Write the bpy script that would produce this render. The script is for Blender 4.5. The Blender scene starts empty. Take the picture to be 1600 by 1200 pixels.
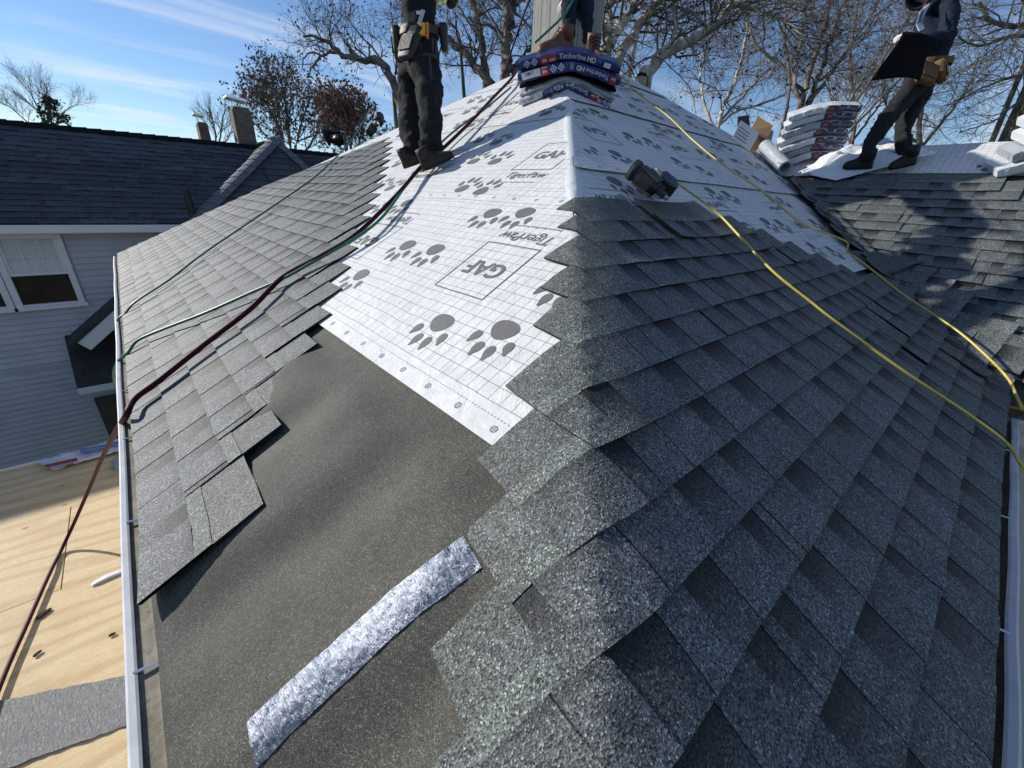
import bpy, bmesh, math, random
import numpy as np
from mathutils import Vector, Matrix
random.seed(7); rng = np.random.default_rng(7)
R_ = math.radians
SC = bpy.context.scene
COL = SC.collection

# ------------------------------------------------------------------ camera, light, exposure
# The world axes follow the house: +X runs along the right eave (away from the viewer),
# +Y along the left eave (away), Z up.  The viewer's eye is the origin.
FPX, TILT, ROLL, AZ, PITCH = 643.1, R_(24.307), R_(2.816), R_(47.73), R_(30)
_F = np.array([0, math.cos(TILT), -math.sin(TILT)]); _R0 = np.array([1., 0, 0]); _U0 = np.array([0, math.sin(TILT), math.cos(TILT)])
_Rt = _R0*math.cos(ROLL)+_U0*math.sin(ROLL); _Up = -_R0*math.sin(ROLL)+_U0*math.cos(ROLL)
_rh = np.array([math.sin(AZ), math.cos(AZ), 0]); _lh = np.array([-math.cos(AZ), math.sin(AZ), 0]); _zz = np.array([0, 0, 1.])
def to_house(v): return np.array([v@_rh, v@_lh, v@_zz])
CR, CU, CF = to_house(_Rt), to_house(_Up), to_house(_F)
cam = bpy.data.cameras.new('camera'); camo = bpy.data.objects.new('camera', cam); COL.objects.link(camo)
m = Matrix(((CR[0], CU[0], -CF[0], 0), (CR[1], CU[1], -CF[1], 0), (CR[2], CU[2], -CF[2], 0), (0, 0, 0, 1)))
camo.matrix_world = m
cam.sensor_width = 36; cam.sensor_fit = 'HORIZONTAL'; cam.lens = FPX/1600*36
cam.clip_start = 0.05; cam.clip_end = 2000
SC.camera = camo

SUN_AZ, SUN_EL = R_(121), R_(25.0)          # azimuth measured from +X towards +Y
SUN = Vector((math.cos(SUN_AZ)*math.cos(SUN_EL), math.sin(SUN_AZ)*math.cos(SUN_EL), math.sin(SUN_EL)))
w = bpy.data.worlds.new('World'); SC.world = w; w.use_nodes = True
nt = w.node_tree; nt.nodes.clear()
sky = nt.nodes.new('ShaderNodeTexSky'); sky.sky_type = 'NISHITA'; sky.sun_disc = False
sky.sun_elevation = SUN_EL; sky.sun_rotation = math.atan2(SUN.x, SUN.y)
sky.air_density = 1.0; sky.dust_density = 0.0; sky.ozone_density = 3.0; sky.altitude = 50
bg = nt.nodes.new('ShaderNodeBackground'); bg.inputs[1].default_value = 0.098
out = nt.nodes.new('ShaderNodeOutputWorld')
# thin cirrus, projected on a flat layer overhead
tc = nt.nodes.new('ShaderNodeTexCoord'); sx = nt.nodes.new('ShaderNodeSeparateXYZ'); nt.links.new(tc.outputs['Generated'], sx.inputs[0])
zc = nt.nodes.new('ShaderNodeMath'); zc.operation = 'MAXIMUM'; zc.inputs[1].default_value = 0.03; nt.links.new(sx.outputs[2], zc.inputs[0])
za = nt.nodes.new('ShaderNodeMath'); za.operation = 'ADD'; za.inputs[1].default_value = 0.12; nt.links.new(zc.outputs[0], za.inputs[0])
dx = nt.nodes.new('ShaderNodeMath'); dx.operation = 'DIVIDE'; nt.links.new(sx.outputs[0], dx.inputs[0]); nt.links.new(za.outputs[0], dx.inputs[1])
dy = nt.nodes.new('ShaderNodeMath'); dy.operation = 'DIVIDE'; nt.links.new(sx.outputs[1], dy.inputs[0]); nt.links.new(za.outputs[0], dy.inputs[1])
cb = nt.nodes.new('ShaderNodeCombineXYZ'); nt.links.new(dx.outputs[0], cb.inputs[0]); nt.links.new(dy.outputs[0], cb.inputs[1])
mp = nt.nodes.new('ShaderNodeMapping'); mp.inputs['Rotation'].default_value = (0, 0, R_(28)); mp.inputs['Scale'].default_value = (0.55, 1.7, 1); nt.links.new(cb.outputs[0], mp.inputs[0])
n1 = nt.nodes.new('ShaderNodeTexNoise'); n1.inputs['Scale'].default_value = 1.5; n1.inputs['Detail'].default_value = 7; n1.inputs['Roughness'].default_value = .58; n1.inputs['Distortion'].default_value = .5; nt.links.new(mp.outputs[0], n1.inputs[0])
n2 = nt.nodes.new('ShaderNodeTexNoise'); n2.inputs['Scale'].default_value = .34; n2.inputs['Detail'].default_value = 2; nt.links.new(cb.outputs[0], n2.inputs[0])
mr = nt.nodes.new('ShaderNodeMapRange'); mr.inputs[1].default_value = .47; mr.inputs[2].default_value = .72; nt.links.new(n1.outputs[0], mr.inputs[0])
mr2 = nt.nodes.new('ShaderNodeMapRange'); mr2.inputs[1].default_value = .38; mr2.inputs[2].default_value = .58; nt.links.new(n2.outputs[0], mr2.inputs[0])
mu = nt.nodes.new('ShaderNodeMath'); mu.operation = 'MULTIPLY'; nt.links.new(mr.outputs[0], mu.inputs[0]); nt.links.new(mr2.outputs[0], mu.inputs[1])
mu2 = nt.nodes.new('ShaderNodeMath'); mu2.operation = 'MULTIPLY'; mu2.inputs[1].default_value = .7; nt.links.new(mu.outputs[0], mu2.inputs[0])
mx = nt.nodes.new('ShaderNodeMixRGB'); mx.inputs[2].default_value = (8.0, 8.4, 8.9, 1)
nt.links.new(mu2.outputs[0], mx.inputs[0]); tn = nt.nodes.new('ShaderNodeMixRGB'); tn.blend_type = 'MULTIPLY'; tn.inputs[0].default_value = 1; tn.inputs[2].default_value = (.92, .99, 1.14, 1); nt.links.new(sky.outputs[0], tn.inputs[1]); nt.links.new(tn.outputs[0], mx.inputs[1])
nt.links.new(mx.outputs[0], bg.inputs[0]); nt.links.new(bg.outputs[0], out.inputs[0])
sl = bpy.data.lights.new('sun', 'SUN'); sl.energy = 5.0; sl.angle = R_(0.53); sl.color = (1, .955, .88)
so = bpy.data.objects.new('sun', sl); COL.objects.link(so); so.rotation_euler = SUN.to_track_quat('Z', 'Y').to_euler()
so.location = (-8, 20, 12)
vs = SC.view_settings; vs.view_transform = 'Standard'; vs.look = 'None'; vs.exposure = 0.18; vs.gamma = 1; vs.use_curve_mapping = False

# ------------------------------------------------------------------ points on the roof planes
TP, CP, SP = math.tan(PITCH), math.cos(PITCH), math.sin(PITCH)
DL, DR, KV = .738, .638, 3.85
KH = (DL-DR)/SP
DECK = .050                                 # the deck lies this far below the finished surface
ZL, ZR = -(DL+DECK)/CP, -(DR+DECK)/CP                     # heights of the two planes above the origin
SL0, SR0 = -.262*DL, -.505*DR         # slope coordinate of the two eaves
EXP, EXPL, EXPR = .143, .1450, .1407
GROUND = -6.4
def ray(x, y):
    return CR*(x-800)/FPX - CU*(y-600)/FPX + CF
nL = np.array([-SP, 0, CP]); nR = np.array([0, -SP, CP])
def hitL(x, y, h=0): d = ray(x, y); P = d*(-DL/(nL@d)); return P+nL*h
def hitR(x, y, h=0): d = ray(x, y); P = d*(-DR/(nR@d)); return P+nR*h
ZC = ZR-TP*KV; ZCS = ZC+DECK/CP             # cross wing: z = ZC + TP*x (ZCS: finished surface)
def hitC(x, y, h=0): d = ray(x, y); P = d*(ZCS/(d[2]-TP*d[0])); return P+nL*h
def hitZ(x, y, z): d = ray(x, y); return d*z/d[2]
def hitY(x, y, Y): d = ray(x, y); return d*Y/d[1]
def atD(x, y, D): return ray(x, y)*D
H0 = np.array([KH, 0, ZR]); HD = np.array([1, 1, TP]); HD = HD/np.linalg.norm(HD)
mR = np.cross(HD, nR); mR *= np.sign(mR[0]); mL = np.cross(HD, nL); mL *= np.sign(mL[1])
V0 = np.array([KV, 0, ZR])
vR = -mR; vC = np.cross(HD, nL); vC *= np.sign(vC[0])
uR = np.array([0, CP, SP]); uL = np.array([CP, 0, SP]); eX = np.array([1., 0, 0]); eY = np.array([0, 1., 0])
def smooth(t): t = min(1, max(0, t)); return t*t*(3-2*t)
def fold(P, O, d, ma, mb, na, nb, w, r=.035, A=0.0):
    """P lies in the plane spanned by d and ma; where it passes the fold line it continues down the plane of mb."""
    q = P-O; a = q@d; b = q@ma
    k = smooth((b+r)/(2*r)); t = abs(b)
    if A > 0: w = w+A*smooth(t/r)*(1-smooth((t-r)/.22))          # a stiff strip bent over a hip stands off beside the crest
    elif A < 0: w = w-A*(1-smooth(t/.16))                        # and bridges a valley
    n = na*k+nb*(1-k); n = n/np.linalg.norm(n)
    return O+d*a+(ma*b if b >= 0 else mb*(-b))+n*w
def onL(x, s, w): return np.array([0, x, ZL])+uL*s+nL*w                       # x = Y
HIPR = [.11]
def onR_hip(x, s, w): return fold(np.array([x, 0, ZR])+uR*s, H0, HD, mR, mL, nR, nL, w, HIPR[0], .0055)
def onR_tight(x, s, w): return fold(np.array([x, 0, ZR])+uR*s, H0, HD, mR, mL, nR, nL, w)
def onR_val(x, s, w): return fold(np.array([x, 0, ZR])+uR*s, V0, HD, vR, vC, nR, nL, w, .08, -.022)
def onR(x, s, w):
    P = np.array([x, 0, ZR])+uR*s
    return onR_hip(x, s, w) if (P[0]-P[1]) < 2 else onR_val(x, s, w)
def onC(x, s, w): return fold(np.array([0, x, ZC])+uL*s, V0, HD, vC, vR, nL, nR, w, .08, -.022)
def onC_flat(x, s, w): return np.array([0, x, ZC])+uL*s+nL*w

# ------------------------------------------------------------------ object helpers
def link(o, parent=None):
    COL.objects.link(o)
    if parent is not None:
        o.parent = parent; o.matrix_parent_inverse = PINV[parent.name]
    PINV[o.name] = WM(o).inverted()
    return o
PINV = {}
def WM(o):
    b = o.matrix_basis
    if o.parent: return WM(o.parent) @ o.matrix_parent_inverse @ b
    return b.copy()
def thing(name, label, cat, loc=(0, 0, 0), group=None, kind=None):
    o = bpy.data.objects.new(name, None); o.location = Vector(tuple(loc)); o.empty_display_size = .2
    o['label'] = label; o['category'] = cat
    if group: o['group'] = group
    if kind: o['kind'] = kind
    return link(o)
def tag(o, label=None, cat=None, group=None, kind=None):
    if label: o['label'] = label
    if cat: o['category'] = cat
    if group: o['group'] = group
    if kind: o['kind'] = kind
    return o
def mk(name, V, Fc, mat, parent=None, smoothf=False, label=None):
    me = bpy.data.meshes.new(name)
    me.from_pydata([tuple(map(float, v)) for v in V], [], [tuple(f) for f in Fc])
    me.update()
    for mm in (mat if isinstance(mat, (list, tuple)) else [mat]):
        if mm: me.materials.append(mm)
    if smoothf:
        for p in me.polygons: p.use_smooth = True
    o = bpy.data.objects.new(name, me)
    link(o, parent)
    if label: o['label'] = label
    return o
class MB:
    def __init__(s): s.V = []; s.F = []
    def add(s, V, F):
        n = len(s.V); s.V += [tuple(v) for v in V]; s.F += [tuple(i+n for i in f) for f in F]; return s
    def box(s, c, ax, h):
        """box with centre c, axes ax (3 unit vectors) and half sizes h"""
        c = np.array(c, float); ax = [np.array(a, float) for a in ax]
        V = [c+ax[0]*h[0]*i+ax[1]*h[1]*j+ax[2]*h[2]*k for i in (-1, 1) for j in (-1, 1) for k in (-1, 1)]
        return s.add(V, [(0, 1, 3, 2), (4, 6, 7, 5), (0, 4, 5, 1), (2, 3, 7, 6), (0, 2, 6, 4), (1, 5, 7, 3)])
    def bbox(s, a, b):
        a = np.array(a, float); b = np.array(b, float)
        return s.box((a+b)/2, np.eye(3), (b-a)/2)
    def tube(s, pts, rad, n=8, cap=True):
        P = np.array(pts, float); K = len(P)
        r = np.full(K, rad) if np.isscalar(rad) else np.array(rad, float)
        T = np.gradient(P, axis=0); T /= np.linalg.norm(T, axis=1)[:, None]+1e-9
        ref = np.array([0, 0, 1.]) if abs(T[0][2]) < .9 else np.array([1., 0, 0])
        V = []; a0 = None
        for i in range(K):
            if a0 is None: u = np.cross(T[i], ref)
            else: u = a0-T[i]*(a0@T[i])
            u /= np.linalg.norm(u)+1e-9; a0 = u; v = np.cross(T[i], u)
            for k in range(n):
                t = 2*math.pi*k/n; V.append(P[i]+r[i]*(u*math.cos(t)+v*math.sin(t)))
        F = [(i*n+k, i*n+(k+1) % n, (i+1)*n+(k+1) % n, (i+1)*n+k) for i in range(K-1) for k in range(n)]
        if cap: F += [tuple(range(n-1, -1, -1)), tuple((K-1)*n+k for k in range(n))]
        return s.add(V, F)
    def loft(s, rings, cap=True):
        n = len(rings[0]); V = [p for r in rings for p in r]
        F = [(i*n+k, i*n+(k+1) % n, (i+1)*n+(k+1) % n, (i+1)*n+k) for i in range(len(rings)-1) for k in range(n)]
        if cap: F += [tuple(range(n-1, -1, -1)), tuple((len(rings)-1)*n+k for k in range(n))]
        return s.add(V, F)
    def build(s, name, mat, parent=None, bevel=0, smoothf=False, label=None, seg=2):
        o = mk(name, s.V, s.F, mat, parent, smoothf, label)
        if bevel:
            b = o.modifiers.new('bevel', 'BEVEL'); b.width = bevel; b.segments = seg; b.limit_method = 'ANGLE'; b.angle_limit = R_(40)
        return o
def spline(pts, n=10):
    """Catmull-Rom through the points"""
    P = [np.array(p, float) for p in pts]; P = [2*P[0]-P[1]]+P+[2*P[-1]-P[-2]]; out = []
    for i in range(1, len(P)-2):
        for k in range(n):
            t = k/n; a, b, c, d = P[i-1:i+3]
            out.append(.5*((2*b)+(-a+c)*t+(2*a-5*b+4*c-d)*t*t+(-a+3*b-3*c+d)*t**3))
    out.append(P[-2]); return np.array(out)
def clip(poly, g):
    """Sutherland-Hodgman, keeps g(p) >= 0"""
    o = []
    for i in range(len(poly)):
        a, b = poly[i], poly[(i+1) % len(poly)]; ga, gb = g(a), g(b)
        if ga >= 0: o.append(a)
        if (ga >= 0) != (gb >= 0):
            t = ga/(ga-gb); o.append((a[0]+(b[0]-a[0])*t, a[1]+(b[1]-a[1])*t))
    return o

# ------------------------------------------------------------------ materials
class NT:
    def __init__(s, name):
        s.m = bpy.data.materials.new(name); s.m.use_nodes = True; s.t = s.m.node_tree
        s.b = s.t.nodes['Principled BSDF']; s.co = None
    def n(s, ty, **kw):
        x = s.t.nodes.new(ty)
        for k, v in kw.items():
            if hasattr(x, k) and k not in ('inputs',): setattr(x, k, v)
        return x
    def l(s, a, b): s.t.links.new(a, b)
    def coord(s, sc=(1, 1, 1), rot=(0, 0, 0), uv=False):
        c = s.n('ShaderNodeTexCoord'); mpn = s.n('ShaderNodeMapping')
        mpn.inputs['Scale'].default_value = sc; mpn.inputs['Rotation'].default_value = rot
        s.l(c.outputs['UV' if uv else 'Object'], mpn.inputs[0]); return mpn.outputs[0]
    def noise(s, co, scale, detail=3, rough=.5, dist=0):
        x = s.n('ShaderNodeTexNoise'); x.inputs['Scale'].default_value = scale; x.inputs['Detail'].default_value = detail
        x.inputs['Roughness'].default_value = rough; x.inputs['Distortion'].default_value = dist
        s.l(co, x.inputs['Vector']); return x.outputs[0]
    def rng(s, v, a, b, c, d, clampv=True):
        x = s.n('ShaderNodeMapRange'); x.clamp = clampv
        for i, k in enumerate((a, b, c, d)): x.inputs[i+1].default_value = k
        s.l(v, x.inputs[0]); return x.outputs[0]
    def math(s, op, a, b=None):
        x = s.n('ShaderNodeMath'); x.operation = op
        for i, v in enumerate((a, b)):
            if v is None: continue
            if isinstance(v, (int, float)): x.inputs[i].default_value = v
            else: s.l(v, x.inputs[i])
        return x.outputs[0]
    def mix(s, fac, a, b, mode='MIX'):
        x = s.n('ShaderNodeMixRGB'); x.blend_type = mode
        for i, v in enumerate((fac, a, b)):
            if isinstance(v, (int, float)): x.inputs[i].default_value = v
            elif isinstance(v, tuple): x.inputs[i].default_value = (*v, 1) if len(v) == 3 else v
            else: s.l(v, x.inputs[i])
        return x.outputs[0]
    def vmul(s, col, f):
        x = s.n('ShaderNodeVectorMath'); x.operation = 'SCALE'
        if isinstance(col, tuple): x.inputs[0].default_value = col
        else: s.l(col, x.inputs[0])
        s.l(f, x.inputs['Scale']); return x.outputs[0]
    def bump(s, h, dist, strength=1):
        x = s.n('ShaderNodeBump'); x.inputs['Distance'].default_value = dist; x.inputs['Strength'].default_value = strength
        s.l(h, x.inputs['Height']); s.l(x.outputs[0], s.b.inputs['Normal']); return x
    def set(s, col=None, rough=None, spec=None, metal=None):
        if col is not None:
            if isinstance(col, tuple): s.b.inputs['Base Color'].default_value = (*col, 1)
            else: s.l(col, s.b.inputs['Base Color'])
        if rough is not None:
            if isinstance(rough, (int, float)): s.b.inputs['Roughness'].default_value = rough
            else: s.l(rough, s.b.inputs['Roughness'])
        if spec is not None: s.b.inputs['Specular IOR Level'].default_value = spec
        if metal is not None: s.b.inputs['Metallic'].default_value = metal
        return s.m
def plain(name, col, rough=.6, spec=.4, metal=0, var=.25, scale=30, bump=0, bscale=None):
    t = NT(name); co = t.coord(); f = t.rng(t.noise(co, scale, 4, .6), .25, .75, 1-var, 1+var)
    t.set(t.vmul(col, f), rough, spec, metal)
    if bump: t.bump(t.noise(co, bscale or scale*3, 4, .6), bump)
    return t.m
def granules(name, base, head, strip, cell=330, contrast=(.10, 1.6), sparkle=3.6, band=True, rough=.82, bumpd=.0022, dark=.42, spec=.35):
    """mineral granules: a random tone per grain, a tone per tab, the printed shade band above each cut-out and the bare nail strip"""
    t = NT(name); co = t.coord()
    v = t.n('ShaderNodeTexVoronoi'); v.inputs['Scale'].default_value = cell; t.l(co, v.inputs['Vector'])
    sp = t.n('ShaderNodeSeparateColor'); t.l(v.outputs['Color'], sp.inputs[0])
    g = t.rng(sp.outputs[0], 0, 1, contrast[0], contrast[1])
    br = t.rng(sp.outputs[1], .86, 1, 0, sparkle-1)
    g = t.math('ADD', g, br)
    mot = t.rng(t.noise(co, 9, 4, .6), .3, .7, .82, 1.2)
    mot2 = t.rng(t.noise(co, 70, 3, .6), .3, .7, .85, 1.15)
    g = t.math('MULTIPLY', g, t.math('MULTIPLY', mot, mot2))
    if band:
        at = t.n('ShaderNodeAttribute'); at.attribute_name = 'tone'
        lo = t.n('ShaderNodeAttribute'); lo.attribute_name = 'low'
        uv = t.n('ShaderNodeTexCoord'); su = t.n('ShaderNodeSeparateXYZ'); t.l(uv.outputs['UV'], su.inputs[0])
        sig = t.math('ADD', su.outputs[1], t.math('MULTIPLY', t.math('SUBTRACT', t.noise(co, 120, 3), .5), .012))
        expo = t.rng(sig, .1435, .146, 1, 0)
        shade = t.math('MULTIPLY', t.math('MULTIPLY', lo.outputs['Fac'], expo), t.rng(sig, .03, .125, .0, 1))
        g = t.math('MULTIPLY', g, t.math('ADD', t.math('MULTIPLY', expo, t.math('SUBTRACT', t.math('MULTIPLY', t.rng(sig, .0, .145, 1.14, .84), t.rng(sig, .112, .142, 1, .60)), 1)), 1))  # printed fade, plus contact shade under the upper course put into the colour
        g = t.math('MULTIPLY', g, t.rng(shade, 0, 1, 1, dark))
        g = t.math('MULTIPLY', g, at.outputs['Fac'])
        isH = t.rng(sig, .143, .149, 0, 1)
        isS = t.math('MULTIPLY', isH, t.rng(sig, .186, .191, 1, 0))
        c = t.mix(isH, base, head)
        c = t.mix(t.math('MULTIPLY', isS, .85), c, strip)
    else:
        c = base
        if isinstance(head, tuple): c = t.mix(t.rng(t.noise(co, 1.6, 3), .35, .65, 0, 1), base, head)
    t.set(t.vmul(c, g) if not isinstance(c, tuple) else t.vmul(c, g), rough, spec)
    hgt = t.math('ADD', v.outputs['Distance'], t.math('MULTIPLY', sp.outputs[2], .9))
    t.bump(hgt, bumpd, .5)
    return t.m
M = {}
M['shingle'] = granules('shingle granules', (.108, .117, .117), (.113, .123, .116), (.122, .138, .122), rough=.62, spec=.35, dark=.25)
M['far_shingle'] = granules('weathered dark shingle granules', (.062, .070, .080), (.062, .07, .08), (.06, .07, .08), cell=120, contrast=(.6, 1.4), sparkle=1.5, dark=.7)
M['cap_shingle'] = granules('grey cap granules', (.13, .14, .15), (.13, .14, .15), None, cell=120, contrast=(.6, 1.4), sparkle=1.5, band=False)  # lighter than the roof granules: sunlight on the hip caps put into the colour
M['ice'] = granules('granulated membrane', (.066, .064, .053), (.082, .078, .063), None, cell=620, contrast=(.35, 1.4), sparkle=3.4, band=False, rough=.7, bumpd=.0012, spec=.3)
M['valley_strip'] = granules('headlap granules', (.098, .112, .106), (.10, .115, .108), None, band=False, contrast=(.2, 1.5), sparkle=2.5)
M['butt'] = plain('asphalt edge', (.022, .022, .024), .9, .2)
def wrapper_early():
    t = NT('white underlayment crease'); oc = t.coord(); t.set(t.vmul((.71, .72, .73), t.rng(t.noise(oc, 14, 6, .7), .35, .75, 1.0, .86)), .55, .35); t.bump(t.noise(oc, 9, 5, .6, 1.2), .012, .5); return t.m
def sheet_mat():
    t = NT('white synthetic underlayment'); co = t.coord(uv=True); oc = t.coord()
    s3 = t.n('ShaderNodeSeparateXYZ'); t.l(co, s3.inputs[0])
    wob = t.math('MULTIPLY', t.math('SUBTRACT', t.noise(oc, 5, 2), .5), .012)
    def lines(sock, w, off=0.0, per=.05):
        fr = t.math('FRACT', t.math('DIVIDE', t.math('ADD', t.math('ADD', sock, wob), off+10), per))
        return t.math('LESS_THAN', fr, w/per)
    u, v = s3.outputs[0], s3.outputs[1]
    gridl = t.math('MAXIMUM', lines(u, .0028), lines(v, .0028, -.10))
    inzone = t.math('GREATER_THAN', v, .098)
    dash = t.math('MULTIPLY', t.math('LESS_THAN', t.math('ABSOLUTE', t.math('SUBTRACT', v, .068)), .0018), t.math('LESS_THAN', t.math('FRACT', t.math('DIVIDE', u, .014)), .6))
    line = t.math('MAXIMUM', t.math('MULTIPLY', gridl, inzone), dash)
    dirt = t.math('MULTIPLY', t.rng(t.noise(oc, 14, 6, .7), .35, .75, 1.0, .80), t.rng(t.noise(oc, 3.2, 7, .75, .8), .52, .72, 1.0, .86))
    fib = t.rng(t.noise(t.coord((40, 40, 40)), 6, 4, .7), .3, .7, .95, 1.03)
    white = t.vmul((.72, .72, .71), t.math('MULTIPLY', dirt, fib))
    c = t.mix(t.math('MULTIPLY', line, .75), white, (.13, .13, .13))
    t.set(c, .55, .35)
    cr = t.n('ShaderNodeTexVoronoi'); cr.feature = 'DISTANCE_TO_EDGE'; cr.inputs['Scale'].default_value = 14; t.l(oc, cr.inputs['Vector'])
    h = t.math('ADD', t.math('MULTIPLY', t.noise(oc, 9, 5, .6, 1.2), 1.0), t.rng(cr.outputs['Distance'], 0, .05, .0, .05))
    t.bump(h, .012, .5)
    return t.m
M['sheet'] = sheet_mat()
M['sheet_plain'] = wrapper_early()
M['ink'] = plain('grey print on underlayment', (.145, .145, .14), .6, .3, var=.15, scale=40)
def tape_mat():
    t = NT('foil faced tape'); co = t.coord(); a = t.noise(co, 75, 6, .75, .5); st = t.noise(t.coord((60, 10, 30), (0, 0, .15)), 3, 5, .7); b = t.noise(co, 9, 3, .6)
    v = t.math('ADD', t.math('MULTIPLY', a, .5), t.math('ADD', t.math('MULTIPLY', st, .35), t.math('MULTIPLY', b, .35)))
    c = t.mix(t.rng(v, .45, .75, 0, 1), (.05, .065, .10), (.30, .32, .36))
    t.set(c, t.rng(a, .3, .7, .22, .42), .5, 1.0)
    t.bump(t.math('ADD', t.math('MULTIPLY', a, .35), t.math('ADD', st, t.math('MULTIPLY', b, 2.0))), .006, .55); return t.m
M['tape'] = tape_mat()
M['white_metal'] = plain('white painted aluminium', (.60, .61, .62), .45, .4, var=.16, scale=14)
def trough():
    t = NT('dirty gutter trough'); co = t.coord(); a = t.noise(co, 11, 6, .7); b = t.noise(t.coord((1, 1, 1)), 60, 4, .7)
    c = t.mix(t.rng(a, .35, .65, 0, 1), (.17, .15, .105), (.33, .30, .23)); c = t.mix(t.rng(b, .5, .75, 0, .7), c, (.04, .035, .028))
    t.set(c, .75, .3); return t.m
M['trough'] = trough()
M['steel'] = plain('bright steel', (.62, .62, .62), .3, .5, 1.0, var=.1)
def wood_ply():
    t = NT('sheathing plywood'); co = t.coord((1.0, 4.2, 1), (0, 0, .2)); fine = t.coord((5, 34, 5), (0, 0, .12))
    a = t.noise(co, 3.2, 6, .62, 1.8); b = t.noise(fine, 6, 5, .6, .8)
    wv = t.n('ShaderNodeTexWave'); wv.wave_type = 'RINGS'; wv.inputs['Scale'].default_value = 1.1; wv.inputs['Distortion'].default_value = 9; wv.inputs['Detail'].default_value = 3; t.l(t.coord((.5, 1.7, 1), (0, 0, .35)), wv.inputs['Vector'])
    c = t.mix(t.rng(a, .3, .7, 0, 1), (.68, .50, .27), (.78, .63, .40))
    c = t.mix(t.rng(b, .4, .7, 0, .5), c, (.46, .30, .13)); c = t.mix(t.math('MULTIPLY', t.rng(wv.outputs[0], .5, 1, 0, 1), .42), c, (.45, .27, .11)); st2 = t.noise(t.coord(), 1.7, 5, .65); c = t.mix(t.rng(st2, .5, .75, 0, .5), c, (.50, .31, .13)); c = t.mix(t.rng(t.noise(t.coord(), 38, 3, .8), .66, .72, 0, .55), c, (.30, .17, .07))
    kn = t.n('ShaderNodeTexVoronoi'); kn.inputs['Scale'].default_value = 2.3; t.l(t.coord((1, 1.4, 1)), kn.inputs['Vector'])
    c = t.mix(t.rng(kn.outputs['Distance'], .03, .07, .75, 0), c, (.20, .10, .045))
    t.set(c, .62, .3); t.bump(b, .003); return t.m
M['ply'] = wood_ply()
M['ply_edge'] = plain('plywood edge', (.25, .16, .08), .8)
def membrane():
    t = NT('grey adhesive membrane'); co = t.coord(); a = t.noise(t.coord((3, 1, 1)), 26, 7, .7, 1.2)
    t.set(t.mix(t.rng(a, .3, .7, 0, 1), (.17, .17, .17), (.27, .27, .27)), t.rng(a, .35, .65, .5, .28), .5); t.bump(a, .02, .8); return t.m
M['membrane'] = membrane()
M['siding'] = plain('blue grey vinyl siding', (.46, .475, .50), .5, .4, var=.12, scale=2.5)
M['trim'] = plain('white trim', (.72, .72, .72), .5, .4, var=.05, scale=8)
M['own_siding'] = plain('white vinyl siding', (.6, .6, .58), .5, .4, var=.06)
def glass():
    t = NT('window glass'); t.set((.03, .035, .04), .03, 1.0); t.b.inputs['Coat Weight'].default_value = 1.0; return t.m
M['glass'] = glass()
def thin_glass():
    t = NT('thin clear glass'); t.set((.8, .85, .85), .02, 1.0); t.b.inputs['Alpha'].default_value = .25; return t.m
M['thin_glass'] = thin_glass()
M['curtain'] = plain('brown window screen', (.045, .03, .022), .8, .2, var=.4, scale=5)
M['brick_chim'] = plain('weathered render chimney', (.17, .145, .115), .9, .2, var=.45, scale=7, bump=.02, bscale=40)
M['pipe'] = plain('black plastic pipe', (.02, .02, .022), .4, .5)
M['black_roof'] = plain('black low slope roofing', (.028, .028, .032), .6, .4, var=.5, scale=7, bump=.004)
def chim():
    t = NT('grey weathered boards'); a = t.noise(t.coord((22, 22, 1.2)), 3, 7, .7, .6); b = t.noise(t.coord((3, 3, 1)), 2, 3)
    t.set(t.mix(t.rng(a, .3, .7, 0, 1), (.19, .19, .17), (.36, .36, .33)), .85, .25); t.bump(a, .01); return t.m
M['board'] = chim()
def bark(name, c1, c2, sc=3):
    t = NT(name); a = t.noise(t.coord((sc, sc, sc*.5)), 2.0, 5, .65)
    t.set(t.mix(t.rng(a, .38, .62, 0, 1), c1, c2), .9, .15); return t.m
M['bark_dark'] = bark('dark bark', (.085, .073, .060), (.21, .185, .16))
M['bark_pale'] = bark('mottled pale bark', (.26, .23, .18), (.60, .57, .50), 2.2)
M['bark_far'] = bark('grey brown twigs', (.13, .11, .095), (.22, .19, .165))
M['leaf_brown'] = plain('dry brown leaves', (.12, .068, .045), .8, .2, var=.5, scale=3)
M['leaf_green'] = plain('dark evergreen leaves', (.03, .042, .022), .7, .3, var=.4, scale=3)
M['grass'] = plain('winter lawn', (.075, .085, .04), .95, .1, var=.4, scale=3, bump=.05, bscale=30)
M['hose_red'] = plain('dark red rubber hose', (.050, .004, .014), .55, .15, var=.2)
M['hose_green'] = plain('green rubber hose', (.03, .16, .105), .42, .5, var=.2)
M['hose_yellow'] = plain('yellow rubber hose', (.56, .44, .09), .4, .5, var=.15)
M['black_tool'] = plain('black tool plastic', (.018, .018, .019), .38, .5, var=.3, scale=50)
M['magnesium'] = plain('dark cast metal', (.045, .045, .045), .45, .4, .2, var=.2, scale=40)
def cloth(name, col, sc=25, b=.01, var=.25):
    t = NT(name); co = t.coord(); a = t.noise(co, sc, 5, .6, .4); f = t.noise(co, 420, 2)
    t.set(t.vmul(col, t.rng(a, .3, .7, 1-var, 1+var)), .9, .15)
    t.bump(t.math('ADD', a, t.math('MULTIPLY', f, .12)), b, .8); return t.m
M['black_cloth'] = cloth('black cotton', (.017, .017, .018))
M['pants_black'] = cloth('black work trousers', (.021, .021, .023), 18, .016)
M['navy_cloth'] = cloth('dark blue hooded jacket', (.013, .020, .033), 22, .012)
M['navy_trousers'] = cloth('dark navy trousers', (.017, .022, .034), 18, .016)
M['boot'] = plain('dark brown leather boot', (.030, .022, .017), .6, .3, var=.3, scale=40, bump=.002)
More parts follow.
